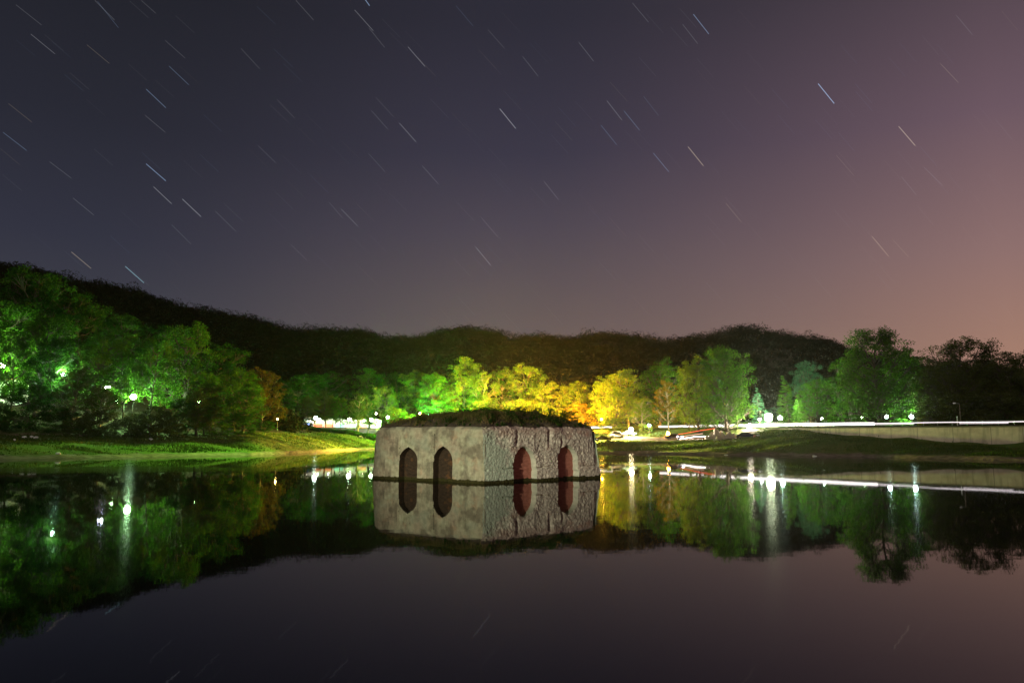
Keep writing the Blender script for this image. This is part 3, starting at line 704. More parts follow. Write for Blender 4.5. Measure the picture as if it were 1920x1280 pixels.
dens = fbm(px_ * .9, py_ * .9, 7, 3)
keep = dens > -.45
pts = np.stack([px_, py_, pz_], 1)[keep]
V, Fq = blades(pts, (.26 + .34 * np.clip(dens[keep] + .3, 0, 1) ** 1.5) * np.clip(fr_[keep]*9, .25, 1), .04, rng, .5)
# leafy weeds among the grass, thicker toward the right
def capz_np(x, y, f_): return WT - .1 + 1.25 * (1 - (1 - f_) ** 2.9) * (1 + .15 * fbm(x * .3, y * .3, 2, 2)) + .14 * fbm(x * 1.2, y * 1.2, 4, 4) * np.minimum(1, f_ * 6)
nw = 800; qi = rng.integers(0, n_, nw); fw = np.clip(rng.random(nw) ** 1.1, .02, 1)
wx = ringp[qi, 0] * (1 - fw*.985) + cm[0] * fw*.985; wy = ringp[qi, 1] * (1 - fw*.985) + cm[1] * fw*.985; wz = capz_np(wx, wy, fw)
kw = (fbm(wx * .5, wy * .5, 3, 2) + (wx - cm[0]) * .06) > -.12; wx, wy, wz, fw = wx[kw], wy[kw], wz[kw], fw[kw]
hw_ = (.22 + 1.0 * rng.random(len(wx)) ** 1.8) * np.clip(fw * 8, .35, 1); cl = []
for a_, b_2, c_, h_ in zip(wx, wy, wz, hw_):
    k_ = 46; dd_ = rng.normal(size=(k_, 3)); dd_ /= np.linalg.norm(dd_, axis=1)[:, None]
    cl.append(np.array([a_, b_2, c_ + h_*.4]) + dd_ * (rng.random(k_) ** .5)[:, None] * np.array([h_*.55, h_*.55, h_*.75]))
WEED = np.concatenate(cl)
tag(link('grass', mesh_np('grass', V, Fq, M['grass'])), 'dry grass and weeds covering the earth on top of the pavilion', 'grass', None, 'stuff')

# ------------------------------------------------------------------ trees
def leaves(cent, size, rng, up=.0):
    n = len(cent); a = rng.normal(size=(n, 3)); a[:, 2] = a[:, 2] * (1 - up); a /= np.linalg.norm(a, axis=1)[:, None]
    b = rng.normal(size=(n, 3)); b = np.cross(a, b); b /= np.linalg.norm(b, axis=1)[:, None]
    s = (size * rng.uniform(.55, 1.35, n))[:, None]
    V = np.stack([cent - a*s*.5, cent + b*s*.3, cent + a*s*.5, cent - b*s*.3], 1).reshape(-1, 3)
    return V, (np.arange(n)[:, None] * 4 + np.arange(4)[None, :])
def wood_mesh(name, tubes, mat, nside=5):
    V = []; Fq = []; off = 0
    for pts, rad in tubes:
        pts = np.array(pts, float); nn = len(pts)
        tg = np.gradient(pts, axis=0); tg /= np.linalg.norm(tg, axis=1)[:, None] + 1e-9
        ref = np.where(np.abs(tg[:, 2:3]) < .9, np.array([[0, 0, 1.]]), np.array([[1., 0, 0]]))
        a = np.cross(tg, ref); a /= np.linalg.norm(a, axis=1)[:, None]; b = np.cross(tg, a)
        an = np.arange(nside) * 2 * np.pi / nside
        ring = pts[:, None, :] + (a[:, None, :] * np.cos(an)[None, :, None] + b[:, None, :] * np.sin(an)[None, :, None]) * np.array(rad)[:, None, None]
        V.append(ring.reshape(-1, 3))
        i, j = np.meshgrid(np.arange(nn - 1), np.arange(nside), indexing='ij'); i = i.ravel(); j = j.ravel(); j2 = (j + 1) % nside
        Fq.append(np.stack([i*nside+j, i*nside+j2, (i+1)*nside+j2, (i+1)*nside+j], 1) + off); off += nn * nside
    return mesh_np(name, np.concatenate(V), np.concatenate(Fq), mat, True)
def tree_geo(seed, kind):
    """returns (wood tubes, leaf verts, leaf faces) for a tree 10 m tall and about 8 m wide"""
    r = np.random.default_rng(seed); H = 10.0
    tubes = []
    bend = r.normal(size=2) * .35
    def trunk_at(z):
        t = z / H; return np.array([bend[0]*t*t*2 + .12*math.sin(z*1.1+seed), bend[1]*t*t*2 + .12*math.cos(z*.9+seed), z])
    if kind == 'broad': tb, nc, lp, RR, leaf, flat = .12, 300, 62, 4.3, .16, .6
    elif kind == 'sparse': tb, nc, lp, RR, leaf, flat = .18, 190, 66, 4.4, .16, .5
    elif kind == 'tall': tb, nc, lp, RR, leaf, flat = .24, 180, 64, 3.1, .16, .6
    elif kind == 'shrub': tb, nc, lp, RR, leaf, flat = .0, 170, 75, 5.0, .24, .7
    elif kind == 'round': tb, nc, lp, RR, leaf, flat = .02, 460, 62, 4.5, .15, .6
    elif kind == 'cone': tb, nc, lp, RR, leaf, flat = .06, 200, 60, 1.9, .13, .45
    ztop = H * (.80 if kind != 'cone' else .98)
    zs_ = np.linspace(-.3, ztop, 9)
    r0 = {'broad': .24, 'sparse': .22, 'tall': .15, 'shrub': .10, 'cone': .14, 'round': .22}[kind]
    tubes.append(([trunk_at(z) for z in zs_], [r0 * (1.35 if z < 0 else 1) * (1 - .88 * max(z, 0) / H) for z in zs_]))
    C_ = []; Rr = []
    lob = r.uniform(0, 6.28, 3)
    lobes = None
    if kind != 'cone':    # overall crown made of big boughs, each with clumps, so deep gaps remain between boughs
        nb = {'round': 46, 'broad': 30, 'sparse': 21, 'tall': 19, 'shrub': 18}[kind]
        for bgh in range(nb):
            t = tb + .05 + (1 - tb - .14) * (((bgh + r.uniform(0, .8)) / nb) ** .9)
            an = bgh * 2.4 + r.uniform(-.5, .5)
            env = RR * math.sqrt(max(.05, 1 - ((t - {'tall': .58, 'shrub': .2, 'round': .34}.get(kind, .42)) / {'shrub': .85, 'round': .68}.get(kind, .63)) ** 2))
            rad = env * r.uniform(.3, .78) * (1 if t < .85 else .6)
            bc = trunk_at(t * H) * [1, 1, 1] + np.array([math.cos(an)*rad, math.sin(an)*rad, r.uniform(-.2, .3)])
            br = RR * r.uniform(.27, .42) * (1 - .25 * t)
            zb = max(tb * H * .8, t * H - rad * .75); b0 = trunk_at(min(zb, ztop)); md = (b0 + bc) / 2 + np.array([0, 0, -.25])
            q_ = [b0, b0 * .55 + md * .45 + [0, 0, .1], md, bc * .6 + md * .4, bc + [0, 0, .3]]
            tubes.append((q_, [.085, .07, .055, .04, .015] if kind != 'shrub' else [.04]*5))
            for c in range(nc // nb):
                dv_ = r.normal(size=3); dv_ /= np.linalg.norm(dv_); dv_[2] = dv_[2] * .75 + .12
                pc = bc + dv_ * br * r.uniform(.45, 1.08)
                if pc[2] < tb * H * .8: pc[2] = tb * H * .8 + r.uniform(0, .5)
                C_.append(pc); Rr.append(r.uniform(.38, .78) * (1 if kind != 'shrub' else 1.2))
                tubes.append(([bc * .5 + md * .5, (bc + pc) / 2 + [0, 0, -.08], pc], [.03, .02, .007]))
    else:
        for c in range(nc):
            t = tb + (1 - tb) * r.random() ** 1.3; an = r.uniform(0, 6.28); rad = RR * (1 - t) ** .8 * r.uniform(.55, 1.05) + .05
            b0 = trunk_at(t * H); pc = b0 + np.array([math.cos(an)*rad, math.sin(an)*rad, -rad * .25])
            C_.append(pc); Rr.append(.20 + .38 * (1 - t)); tubes.append(([b0 + [0, 0, .1], pc], [.025, .006]))
    C_ = np.array(C_); Rr = np.array(Rr)
    LV = []
    for c, rad in zip(C_, Rr):
        n = int(lp * r.uniform(.7, 1.3)); dv_ = r.normal(size=(n, 3)); dv_ /= np.linalg.norm(dv_, axis=1)[:, None]
        q_ = dv_ * (r.random(n) ** .42)[:, None] * rad; q_[:, 2] *= flat; q_[:, 2] -= .12 * (q_[:, 0]**2 + q_[:, 1]**2) / rad
        LV.append(c + q_)
    cen_ = np.concatenate(LV)
    V, Fq = leaves(cen_, leaf, r, .25)
    return tubes, V, Fq
GEO = {}
def get_tree(kind, var, leafm, bark):
    key = (kind, var, leafm, bark)
    if (kind, var) not in GEO: GEO[(kind, var)] = tree_geo(100 * len(kind) + var * 17 + 3, kind)
    if key not in GEO:
        tubes, V, Fq = GEO[(kind, var)]
        GEO[key] = (wood_mesh('trunk', tubes, M[bark]), mesh_np('crown', V, Fq, M[leafm]))
    return GEO[key]
tr_rng = random.Random(3)
def tree(name, label, cat, px, top, wpx, Y, kind, leafm, var=None, group=None, bark='bark', sink=.2, base=None):
    x = (px - 960) / F * Y; g0 = gz(x, Y) - sink
    zt = zat(top, Y, px); H = zt - g0; W_ = wpx / F * Y * {'broad': 1.22, 'sparse': 1.12, 'shrub': 1.15}.get(kind, 1.1)
    wd0 = {'broad': 9.4, 'sparse': 9.6, 'tall': 7.0, 'shrub': 11.0, 'cone': 4.2, 'round': 9.8}[kind]
    top0 = {'broad': 9.9, 'sparse': 9.9, 'tall': 10.2, 'shrub': 9.9, 'cone': 10.1, 'round': 9.9}[kind]
    if var is None: var = tr_rng.randrange({'broad': 5, 'sparse': 3, 'tall': 3, 'shrub': 3, 'cone': 2, 'round': 2}[kind])
    wm, cm_ = get_tree(kind, var, leafm, bark)
    e = empty(name, (x, Y, g0), tr_rng.uniform(0, 6.28), (W_ / wd0, W_ / wd0, H / top0))
    tag(e, label, cat, group)
    link('trunk', wm, e); link('crown', cm_, e); return e
GL = 'trees on the wooded left shore'; GC = 'trees behind the pavilion'; GR = 'trees beyond the road on the right'; GS = 'shrubs along the left bank'; GM = 'slim trees in front of the lit stalls'
T = [
 # left shore
 ('broad_tree','tall green tree at the far left edge beside the white floodlight','tree',-35,560,220,195,'broad','leaf_green',0,GL),
 ('broad_tree','tallest dark tree on the skyline at the far left','tree',60,500,190,222,'broad','leaf_deep',1,GL),
 ('broad_tree','dark tree topping the slope right of the tallest skyline tree','tree',150,545,170,226,'broad','leaf_deep',2,GL),
 ('broad_tree','bright green tree glowing between the two leftmost lamps','tree',70,585,150,188,'broad','leaf_green',3,GL),
 ('tall_tree','slim lit tree left of the blue white lamp','tree',25,630,90,183,'tall','leaf_green',0,GL),
 ('broad_tree','dim tree on the slope above the small twin lamp','tree',230,585,130,220,'broad','leaf_deep',4,GL),
 ('broad_tree','brownish green tree over the small twin lamp','tree',180,620,130,186,'broad','leaf_green',2,GL),
 ('tall_tree','slender tree with bare dark trunk just left of the brightest left lamp','tree',232,640,80,188,'tall','leaf_green',1,GL),
 ('broad_tree','rounded tree on the slope above the brightest left lamp','tree',300,610,130,222,'broad','leaf_deep',0,GL),
 ('tall_tree','tall tree just right of the brightest left lamp','tree',285,625,90,192,'tall','leaf_green',2,GL),
 ('broad_tree','wide green tree with lit underside right of the brightest left lamp','tree',345,600,130,205,'broad','leaf_green',1,GL),
 ('broad_tree','dark rounded tree in the middle of the left wood','tree',400,640,120,214,'broad','leaf_deep',3,GL),
 ('tall_tree','narrow green tree in front of the dark rounded tree','tree',385,690,70,190,'tall','leaf_green',0,GL),
 ('broad_tree','low spreading tree at the right of the left wood','tree',440,685,110,205,'broad','leaf_green',4,GL),
 ('broad_tree','ochre leaved tree at the right end of the left wood','tree',492,690,84,216,'broad','leaf_rust',2,GL),
 ('broad_tree','dark green tree standing before the ochre leaved one','tree',458,725,85,196,'broad','leaf_deep',0,GL),
 ('broad_tree','dark tree in silhouette before the blue white lamp','tree',140,690,110,180,'sparse','leaf_dark',0,GL),
 ('broad_tree','dark lacy tree between the blue white and brightest left lamps','tree',190,725,80,181,'sparse','leaf_dark',1,GL),
 ('leafy_shrub','large dome shaped dark bush at the left bank edge','shrub',55,722,125,176,'shrub','leaf_deep',0,GS),
 ('leafy_shrub','bushy shrub at the left end of the bank path','shrub',-10,760,90,174,'shrub','leaf_deep',1,GS),
 ('leafy_shrub','low dark shrub right of the dome shaped bush','shrub',125,765,80,178,'shrub','leaf_deep',2,GS),
 ('leafy_shrub','dark shrub below the small twin lamp','shrub',190,770,80,180,'shrub','leaf_dark',1,GS),
 ('leafy_shrub','bluish dark shrub under the brightest left lamp','shrub',262,774,75,182,'shrub','leaf_dark',0,GS),
 ('leafy_shrub','dark shrub right of the brightest left lamp','shrub',304,760,70,184,'shrub','leaf_dark',2,GS),
 ('leafy_shrub','tall rounded shrub in the middle of the left bank','shrub',345,745,80,187,'shrub','leaf_deep',1,GS),
 ('leafy_shrub','green shrub near the right end of the left bank','shrub',400,760,80,190,'shrub','leaf_green',0,GS),
 ('leafy_shrub','last low shrub before the ochre leaved tree','shrub',452,772,70,196,'shrub','leaf_deep',2,GS),
 ('leafy_shrub','small shrub below the ochre leaved tree','shrub',500,788,50,214,'shrub','leaf_deep',1,GS),
 ('leafy_shrub','dark wide shrub on the bank just below the brightest left lamp','shrub',238,782,90,179,'shrub','leaf_dark',1,GS),
 ('leafy_shrub','dark shrub right below the bare trunks in the left wood','shrub',285,778,80,180,'shrub','leaf_dark',0,GS),
 ('leafy_shrub','low dark shrub between the small twin lamp and the path','shrub',160,782,85,176,'shrub','leaf_dark',2,GS),
 ('leafy_shrub','dark shrub hiding the trunks at the middle of the left bank','shrub',322,770,70,183,'shrub','leaf_dark',1,GS),
 # between left wood and pavilion
 ('broad_tree','dark tree in the gap right of the ochre leaved tree','tree',560,700,110,300,'broad','leaf_deep',3,GC),
 ('broad_tree','dim tree behind the left end of the lit stalls','tree',615,695,100,305,'broad','leaf_deep',1,GC),
 ('broad_tree','tall tree with a green lit top behind the stalls','tree',688,690,85,300,'broad','leaf_green',0,GC),
 ('slim_tree','slim tree at the left end of the lit stalls','tree',576,738,42,262,'tall','leaf_dark',0,GM),
 ('slim_tree','dark slim tree right of the first stall lamp','tree',612,730,45,258,'tall','leaf_dark',1,GM),
 ('slim_tree','bright leaved slim tree before the middle stalls','tree',626,738,36,262,'tall','leaf_green',2,GM),
 ('slim_tree','bright leaved slim tree left of the second stall lamp','tree',640,742,34,259,'tall','leaf_green',0,GM),
 ('slim_tree','dark broad crowned tree right of the second stall lamp','tree',672,738,62,257,'sparse','leaf_dark',2,GM),
 ('slim_tree','slim dark tree above the parked motorcycles','tree',692,748,48,262,'sparse','leaf_deep',1,GM),
 ('broad_tree','lime tree just left of the pavilion earth cap','tree',730,722,62,285,'broad','leaf_yellow',2,GC),
 ('broad_tree','dark blue green tree behind the lime tree','tree',745,692,75,310,'broad','leaf_deep',4,GC),
 ('broad_tree','dull green tree above the small orange lamp','tree',785,692,85,290,'broad','leaf_yellow',1,GC),
 ('broad_tree','vivid green tree lit by the cyan lamp','tree',818,698,90,279,'round','leaf_green',1,GC),
 ('broad_tree','highest yellow topped tree behind the pavilion','tree',868,668,88,284,'broad','leaf_yellow',0,GC),
 ('broad_tree','pale green tree rising over the middle of the earth cap','tree',905,700,72,280,'sparse','leaf_yellow',2,GC),
 ('broad_tree','dark branched tree between yellow and orange crowns','tree',940,688,72,290,'sparse','leaf_green',0,GC),
 ('broad_tree','large yellow lit tree right of the pavilion middle','tree',985,680,92,286,'broad','leaf_yellow',1,GC),
 ('broad_tree','low orange tree over the right half of the earth cap','tree',1040,712,84,280,'broad','leaf_yellow',4,GC),
 ('broad_tree','orange lit tree above the right end of the pavilion','tree',1085,712,78,277,'broad','leaf_yellow',3,GC),
 ('broad_tree','yellow green tree just right of the pavilion','tree',1132,700,88,262,'broad','leaf_yellow',2,GC),
 ('broad_tree','olive tree above the white parked car','tree',1178,692,92,250,'broad','leaf_yellow',0,GC),
 ('broad_tree','dark olive tree rising highest right of the pavilion','tree',1236,678,96,252,'round','leaf_green',0,GC),
 ('leafy_shrub','lit bushes behind the white parked car','shrub',1150,782,70,240,'shrub','leaf_yellow',1,GC),
 ('broad_tree','small yellow lit tree beside the starlike warm lamp','tree',1203,745,60,232,'sparse','leaf_yellow',1,GC),
 ('leafy_shrub','pale lit bush just right of the starlike warm lamp','shrub',1208,794,30,224,'shrub','leaf_yellow',0,GC),
 ('broad_tree','orange lit tree with visible branches over the campfire glow','tree',1252,714,66,228,'sparse','leaf_ochre',2,GC),
 ('leafy_shrub','lime bushes at the left of the earth cap','shrub',752,764,60,262,'shrub','leaf_yellow',0,GC),
 ('leafy_shrub','vivid green bushes behind the left part of the earth cap','shrub',826,748,80,274,'shrub','leaf_green',1,GC),
 ('leafy_shrub','yellow lit bushes behind the top of the earth cap','shrub',905,742,70,277,'shrub','leaf_yellow',2,GC),
 ('leafy_shrub','orange lit bushes behind the middle of the earth cap','shrub',965,748,80,276,'shrub','leaf_yellow',0,GC),
 ('leafy_shrub','orange lit bushes behind the spiky weeds','shrub',1030,752,80,275,'shrub','leaf_yellow',1,GC),
 ('leafy_shrub','deep orange bushes behind the leafy cap bush','shrub',1092,756,70,270,'shrub','leaf_ochre',2,GC),
 ('broad_tree','rounded yellow green tree between the olive trees','tree',1152,728,66,244,'broad','leaf_yellow',4,GC),
 ('broad_tree','small green tree squeezed left of the great trees','tree',1283,742,50,240,'broad','leaf_green',2,GC),
 ('leafy_shrub','dark undergrowth filling the slope below the tallest trees at far left','shrub',20,700,120,196,'shrub','leaf_deep',0,GL),
 ('broad_tree','dark bough heavy tree right of the tall rounded shrub','tree',372,716,90,188,'broad','leaf_dark',2,GL),
 ('broad_tree','gloomy tree crown in front of the far left trees','tree',95,628,95,186,'broad','leaf_deep',4,GL),
 # right side
 ('broad_tree','left half of the pair of great trees by the road, olive and round','tree',1307,676,100,214,'round','leaf_yellow',0,GR),
 ('broad_tree','great bright green tree with pointed top by the ramp','tree',1360,645,122,209,'round','leaf_green',1,GR),
 ('broad_tree','pale blue green treetop showing behind the great trees','tree',1335,668,60,262,'broad','leaf_blue',1,GR),
 ('conifer','pale lit conifer left of the largest white lamp','tree',1424,726,40,240,'cone','leaf_blue',0,GR),
 ('broad_tree','small pale tree behind the largest white lamp','tree',1446,762,36,300,'broad','leaf_blue',2,GR),
 ('conifer','tall narrow conifer right of the largest white lamp','tree',1476,703,46,207,'cone','leaf_green',1,GR),
 ('conifer','short conifer squeezed behind the tall narrow one','tree',1496,738,34,224,'cone','leaf_green',0,GR),
 ('broad_tree','blue green tree on the skyline behind the leaning trunk tree','tree',1518,670,68,262,'broad','leaf_blue',4,GR),
 ('broad_tree','round lit tree with a leaning pale trunk by the road','tree',1530,708,70,205,'broad','leaf_green',2,GR),
 ('broad_tree','largest dark tree on the right with sky glow behind','tree',1645,612,176,192,'round','leaf_green',1,GR),
 ('broad_tree','tree filling the dark gap left of the largest right tree','tree',1592,668,80,210,'broad','leaf_deep',1,GR),
 ('broad_tree','green lit tree behind the two road lamps','tree',1705,655,105,205,'broad','leaf_green',0,GR),
 ('broad_tree','dark open crowned tree behind the unlit street lamp','tree',1800,628,150,190,'broad','leaf_dark',1,GR),
 ('broad_tree','low dark tree between the two big right trees','tree',1748,680,95,192,'round','leaf_dark',1,GR),
 ('broad_tree','dark spreading tree toward the right edge','tree',1872,655,150,188,'broad','leaf_dark',2,GR),
 ('broad_tree','dark tree cut by the right edge of the picture','tree',1945,660,140,176,'round','leaf_dark',0,GR),
 ('broad_tree','solid dark tree filling the space below the open crowned tree','tree',1782,668,120,184,'round','leaf_dark',1,GR),
 ('broad_tree','solid dark tree just left of the picture right edge','tree',1900,672,120,180,'round','leaf_dark',0,GR),
 ('broad_tree','dim tree between the two far right spreading crowns','tree',1838,672,80,196,'broad','leaf_dark',2,GR),
 ('leafy_shrub','dull bushes under the open crowned right tree','shrub',1795,735,110,182,'shrub','leaf_dark',1,GR),
 ('leafy_shrub','dark bushes toward the right edge behind the railing','shrub',1885,735,120,176,'shrub','leaf_dark',2,GR),
 ('leafy_shrub','lit bushes under the leaning trunk tree','shrub',1555,778,46,208,'shrub','leaf_green',0,GR),
 ('leafy_shrub','lit bushes between the small lamp and the largest right tree','shrub',1603,776,50,204,'shrub','leaf_green',1,GR),
 ('leafy_shrub','lit bushes between the two road lamps','shrub',1685,784,50,198,'shrub','leaf_green',2,GR),
 ('leafy_shrub','brownish bush behind the road right of the second road lamp','shrub',1740,778,60,190,'shrub','leaf_ochre',0,GR),
]
for a in T:
    tree(a[0], a[1], a[2], a[3], a[4], a[5], a[6], a[7], a[8], a[9], a[10], bark='bark_pale' if a[7] in ('sparse',) else 'bark')

Vw, Fw = leaves(WEED, .11, rng, 0.)
tag(link('weeds', mesh_np('weeds', Vw, Fw, M['leaf_deep'])), 'leafy weeds growing among the grass on top of the pavilion', 'weeds', None, 'stuff')
# small bushes growing on the pavilion's cap
def cap_z(x, y):
    # ray from centre: find edge fraction
    best = None; v = np.array([x, y]) - cm[:2]; dd = np.linalg.norm(v); vn = v / (dd + 1e-9)
    pr = (ringp[:, :2] - cm[:2]); ang = np.abs(np.arctan2(pr[:, 0]*vn[1] - pr[:, 1]*vn[0], pr @ vn)); k = np.argmin(ang); ed = np.linalg.norm(pr[k])
    t_ = max(0, 1 - dd / ed / .985); return float(mound_z(x, y, t_))
for (px, Y_, h, wd, lm, lab) in ((1066, 80, 1.5, 3.0, 'leaf_deep', 'leafy green bush at the right end of the earth cap'),
                                  (1035, 79, 1.1, 1.5, 'leaf_green', 'small upright bush left of the leafy one on the cap'),
                                  (905, 79, .9, 1.8, 'leaf_deep', 'low bush on the top of the earth cap'),
                                  (975, 78, 1.0, 1.8, 'leaf_dark', 'dark twiggy bush near the middle right of the cap'),
                                  (1005, 80, 1.2, 1.2, 'leaf_dark', 'spiky weed clump standing above the first rubble arch')):
    x = (px - 960) / F * Y_; wm, cm_ = get_tree('shrub', 1 if wd > 2 else 2, lm, 'bark')
    e = empty('cap_bush', (x, Y_, cap_z(x, Y_) - .1), px * .7, (wd/11, wd/11, h/9.9)); tag(e, lab, 'bush', 'bushes on the earth cap of the pavilion'); link('stem', wm, e); link('crown', cm_, e)

# ------------------------------------------------------------------ far wood on the hills
rng = np.random.default_rng(21)
cs = []
for (pxa, pxb, ya, yb, n) in ((-60, 560, 232, 600, 2200), (480, 1980, 330, 760, 3200)):
    px = rng.uniform(pxa, pxb, n); t_ = rng.random(n); Yv = ya + (yb - ya) * t_ ** .8
    x = (px - 960) / F * Yv; cs.append(np.stack([x, Yv], 1))
# extra row of crowns right along the ridges
az_ = np.arctan((rng.uniform(-60, 1980, 900) - 960) / F); Rr_, Zr_ = ctrl(az_); rd = Rr_[:, 6] + rng.uniform(-12, 8, 900)
cs.append(np.stack([np.sin(az_) * rd, np.cos(az_) * rd], 1))
cs = np.concatenate(cs); zc = terr(cs[:, 0], cs[:, 1])
n = len(cs); cr = (3.2 + 5.4 * rng.random(n) ** 2.0) * np.clip(.6 + cs[:, 1] / 900, .7, 1.3)
LP = 250
dirs = rng.normal(size=(n, LP, 3)); dirs /= np.linalg.norm(dirs, axis=2)[..., None]; dirs[..., 2] = np.abs(dirs[..., 2]) * .9 - .1
rad = (rng.uniform(.92, 1.0, (n, LP)) * (1 + .28 * np.sin(dirs[..., 0]*5 + np.arange(n)[:, None]) * np.cos(dirs[..., 1]*4 + np.arange(n)[:, None]*.7)))[..., None] * cr[:, None, None]
pc = np.concatenate([cs, (zc - .2)[:, None]], 1)[:, None, :] + dirs * rad * np.array([1, 1, 1.05])
V, Fq = leaves(pc.reshape(-1, 3), .95, rng, .2)
tag(link('forest', mesh_np('forest', V, Fq, M['leaf_forest'])), 'dark forest covering the hills behind the lake', 'forest', None, 'stuff')

# ------------------------------------------------------------------ dam wall, road and the car light trails on it
def rp_(t_): return np.array([60 + .611 * t_, 205 - .79 * t_, 0])
nrm = np.array([-.79, -.611, 0])      # toward the lake
A0, B0 = rp_(-14), rp_(95)
dam = empty('retaining_wall', tuple((A0 + B0) / 2)); tag(dam, 'long pale concrete retaining wall holding up the lakeside road on the right', 'wall')
ld = np.array([.611, -.79, 0]); Ltot = 109
mt, t, o = newmat('weathered concrete'); b = t.nodes.new('ShaderNodeBsdfPrincipled'); t.links.new(b.outputs[0], o.inputs[0]); b.inputs['Roughness'].default_value = .95
tcn = t.nodes.new('ShaderNodeTexCoord')
def cn(scale, sc3, det=6):
    mp = t.nodes.new('ShaderNodeMapping'); mp.inputs['Scale'].default_value = sc3; t.links.new(tcn.outputs['Object'], mp.inputs[0])
    q = t.nodes.new('ShaderNodeTexNoise'); q.inputs['Scale'].default_value = scale; q.inputs['Detail'].default_value = det; t.links.new(mp.outputs[0], q.inputs['Vector']); return q.outputs[0]
def crp(f, a, b_, ca, cb):
    r = t.nodes.new('ShaderNodeValToRGB'); r.color_ramp.elements[0].position = a; r.color_ramp.elements[1].position = b_
    r.color_ramp.elements[0].color = ca + (1,); r.color_ramp.elements[1].color = cb + (1,); t.links.new(f, r.inputs[0]); return r.outputs[0]
c0 = crp(cn(.5, (1, 1, 1.5)), .3, .7, (.48, .40, .31), (.72, .62, .50)); c1_ = crp(cn(1.2, (1, 1, .12), 8), .5, .75, (0, 0, 0), (.7, .7, .7))
x_ = t.nodes.new('ShaderNodeMix'); x_.data_type = 'RGBA'; t.links.new(c1_, x_.inputs[0]); t.links.new(c0, x_.inputs[6]); x_.inputs[7].default_value = (.26, .22, .17, 1); t.links.new(x_.outputs[2], b.inputs['Base Color'])
bp = t.nodes.new('ShaderNodeBump'); bp.inputs['Strength'].default_value = .3; t.links.new(cn(2, (1, 1, .5)), bp.inputs['Height']); t.links.new(bp.outputs[0], b.inputs['Normal'])
Mdam = mt
def slab(name, t0, t1, n0, n1, z0, z1, mat, parent=None, org=None, nseg=1):
    mb = MB(); org = np.array(org if org is not None else (0, 0, 0))
    for q in range(nseg):
        ta = t0 + (t1-t0)*q/nseg; tb_ = t0 + (t1-t0)*(q+1)/nseg
        pts = [rp_(ta) + nrm*n0, rp_(tb_) + nrm*n0, rp_(tb_) + nrm*n1, rp_(ta) + nrm*n1]; b_ = len(mb.v)
        for z in (z0, z1):
            for p in pts: mb.v.append((p[0]-org[0], p[1]-org[1], z-org[2]))
        mb.f += [tuple(b_+i_ for i_ in q_) for q_ in ((0,3,2,1),(4,5,6,7),(0,1,5,4),(1,2,6,5),(2,3,7,6),(3,0,4,7))]
    return mb.build(name, mat, parent)
dc = (A0 + B0) / 2
slab('wall_face', 6, 95, -.9, .35, -1, 5.75, Mdam, dam, dc)
slab('wall_cap', 5.8, 95, -.95, .47, 5.753, 6.0, P('stained cap', (.16, .14, .11), .95, scale=1), dam, dc)
for q in range(13):
    tq = 10 + q * 6.6
    slab('wall_joint', tq + (q*37 % 5) * .3, tq + (q*37 % 5) * .3 + .06, .352, .37, 0, 5.72, P('joint', (.12, .105, .085), .95) if q == 0 else bpy.data.materials['joint'], dam, dc)
# road: strip following the dam and then bending away left behind the trees
RP = [rp_(97)[:2], rp_(60)[:2], rp_(25)[:2], rp_(5)[:2], (55, 212), (46, 226), (36, 238), (22, 249), (6, 256), (-12, 262)]
RP = np.array(RP, float)
def smooth_path(P_, n=8):
    out_ = []
    for k in range(len(P_) - 1):
        p0 = P_[max(k-1, 0)]; p1 = P_[k]; p2 = P_[k+1]; p3 = P_[min(k+2, len(P_)-1)]
        for q in range(n):
            t_ = q / n; out_.append(.5 * ((2*p1) + (-p0+p2)*t_ + (2*p0-5*p1+4*p2-p3)*t_*t_ + (-p0+3*p1-3*p2+p3)*t_**3))
    out_.append(P_[-1]); return np.array(out_)
RPs = smooth_path(RP)
tg = np.gradient(RPs, axis=0); tg /= np.linalg.norm(tg, axis=1)[:, None]; side = np.stack([-tg[:, 1], tg[:, 0]], 1)   # away from lake or toward
sgn = -1 if (side[5] @ nrm[:2]) > 0 else 1
side = side * sgn     # points away from the lake
def ribbon(name, o0, o1, zf, mat, label):
    VV = []; FF = []
    for k, p in enumerate(RPs):
        for off in (o0, o1):
            q_ = p + side[k] * off; VV.append((q_[0], q_[1], zf))
    for k in range(len(RPs) - 1): FF.append((2*k, 2*k+1, 2*k+3, 2*k+2))
    return tag(link(name, mesh_np(name, VV, FF, mat)), label, None, None, 'structure')
ribbon('road', .6, 7.2, 6.12, M['asphalt'], 'lakeside asphalt road on top of the retaining wall')
ribbon('pavement', 7.2, 9.4, 6.24, M['concrete'], 'pale pavement along the far side of the lakeside road')
# glowing tubes stand in for the trails of passing car lights
def tube_path(pts, r, n=6):
    mb = MB(); mb.tube(pts, r, n); return mb
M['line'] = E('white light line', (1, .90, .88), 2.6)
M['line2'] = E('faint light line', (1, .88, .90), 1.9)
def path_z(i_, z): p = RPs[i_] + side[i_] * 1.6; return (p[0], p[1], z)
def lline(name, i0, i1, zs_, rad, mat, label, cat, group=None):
    e = empty(name, path_z((i0+i1)//2, 6.1)); tag(e, label, cat, group)
    for z, rr_ in zip(zs_, rad):
        segs_ = [(i0, i1)]
        if 'thin white' in label and z < 6.6: segs_ = [(k, min(k + 2, i1)) for k in range(i0, i1, 4)]
        for (i0_, i1_) in segs_:
          pts = [np.array(path_z(k, z + .03*math.sin(k*1.3))) - np.array(e.location) for k in range(i0_, i1_ + 1)]
          tube_path([tuple(p) for p in pts], rr_).build('car_light_trail', mat, e)
    return e
i35 = int(np.argmin(np.abs(RPs[:, 0] - 81)))
i_end = len(RPs) - 1
i14 = int(np.argmin(np.abs(RPs[:, 0] - 50)))
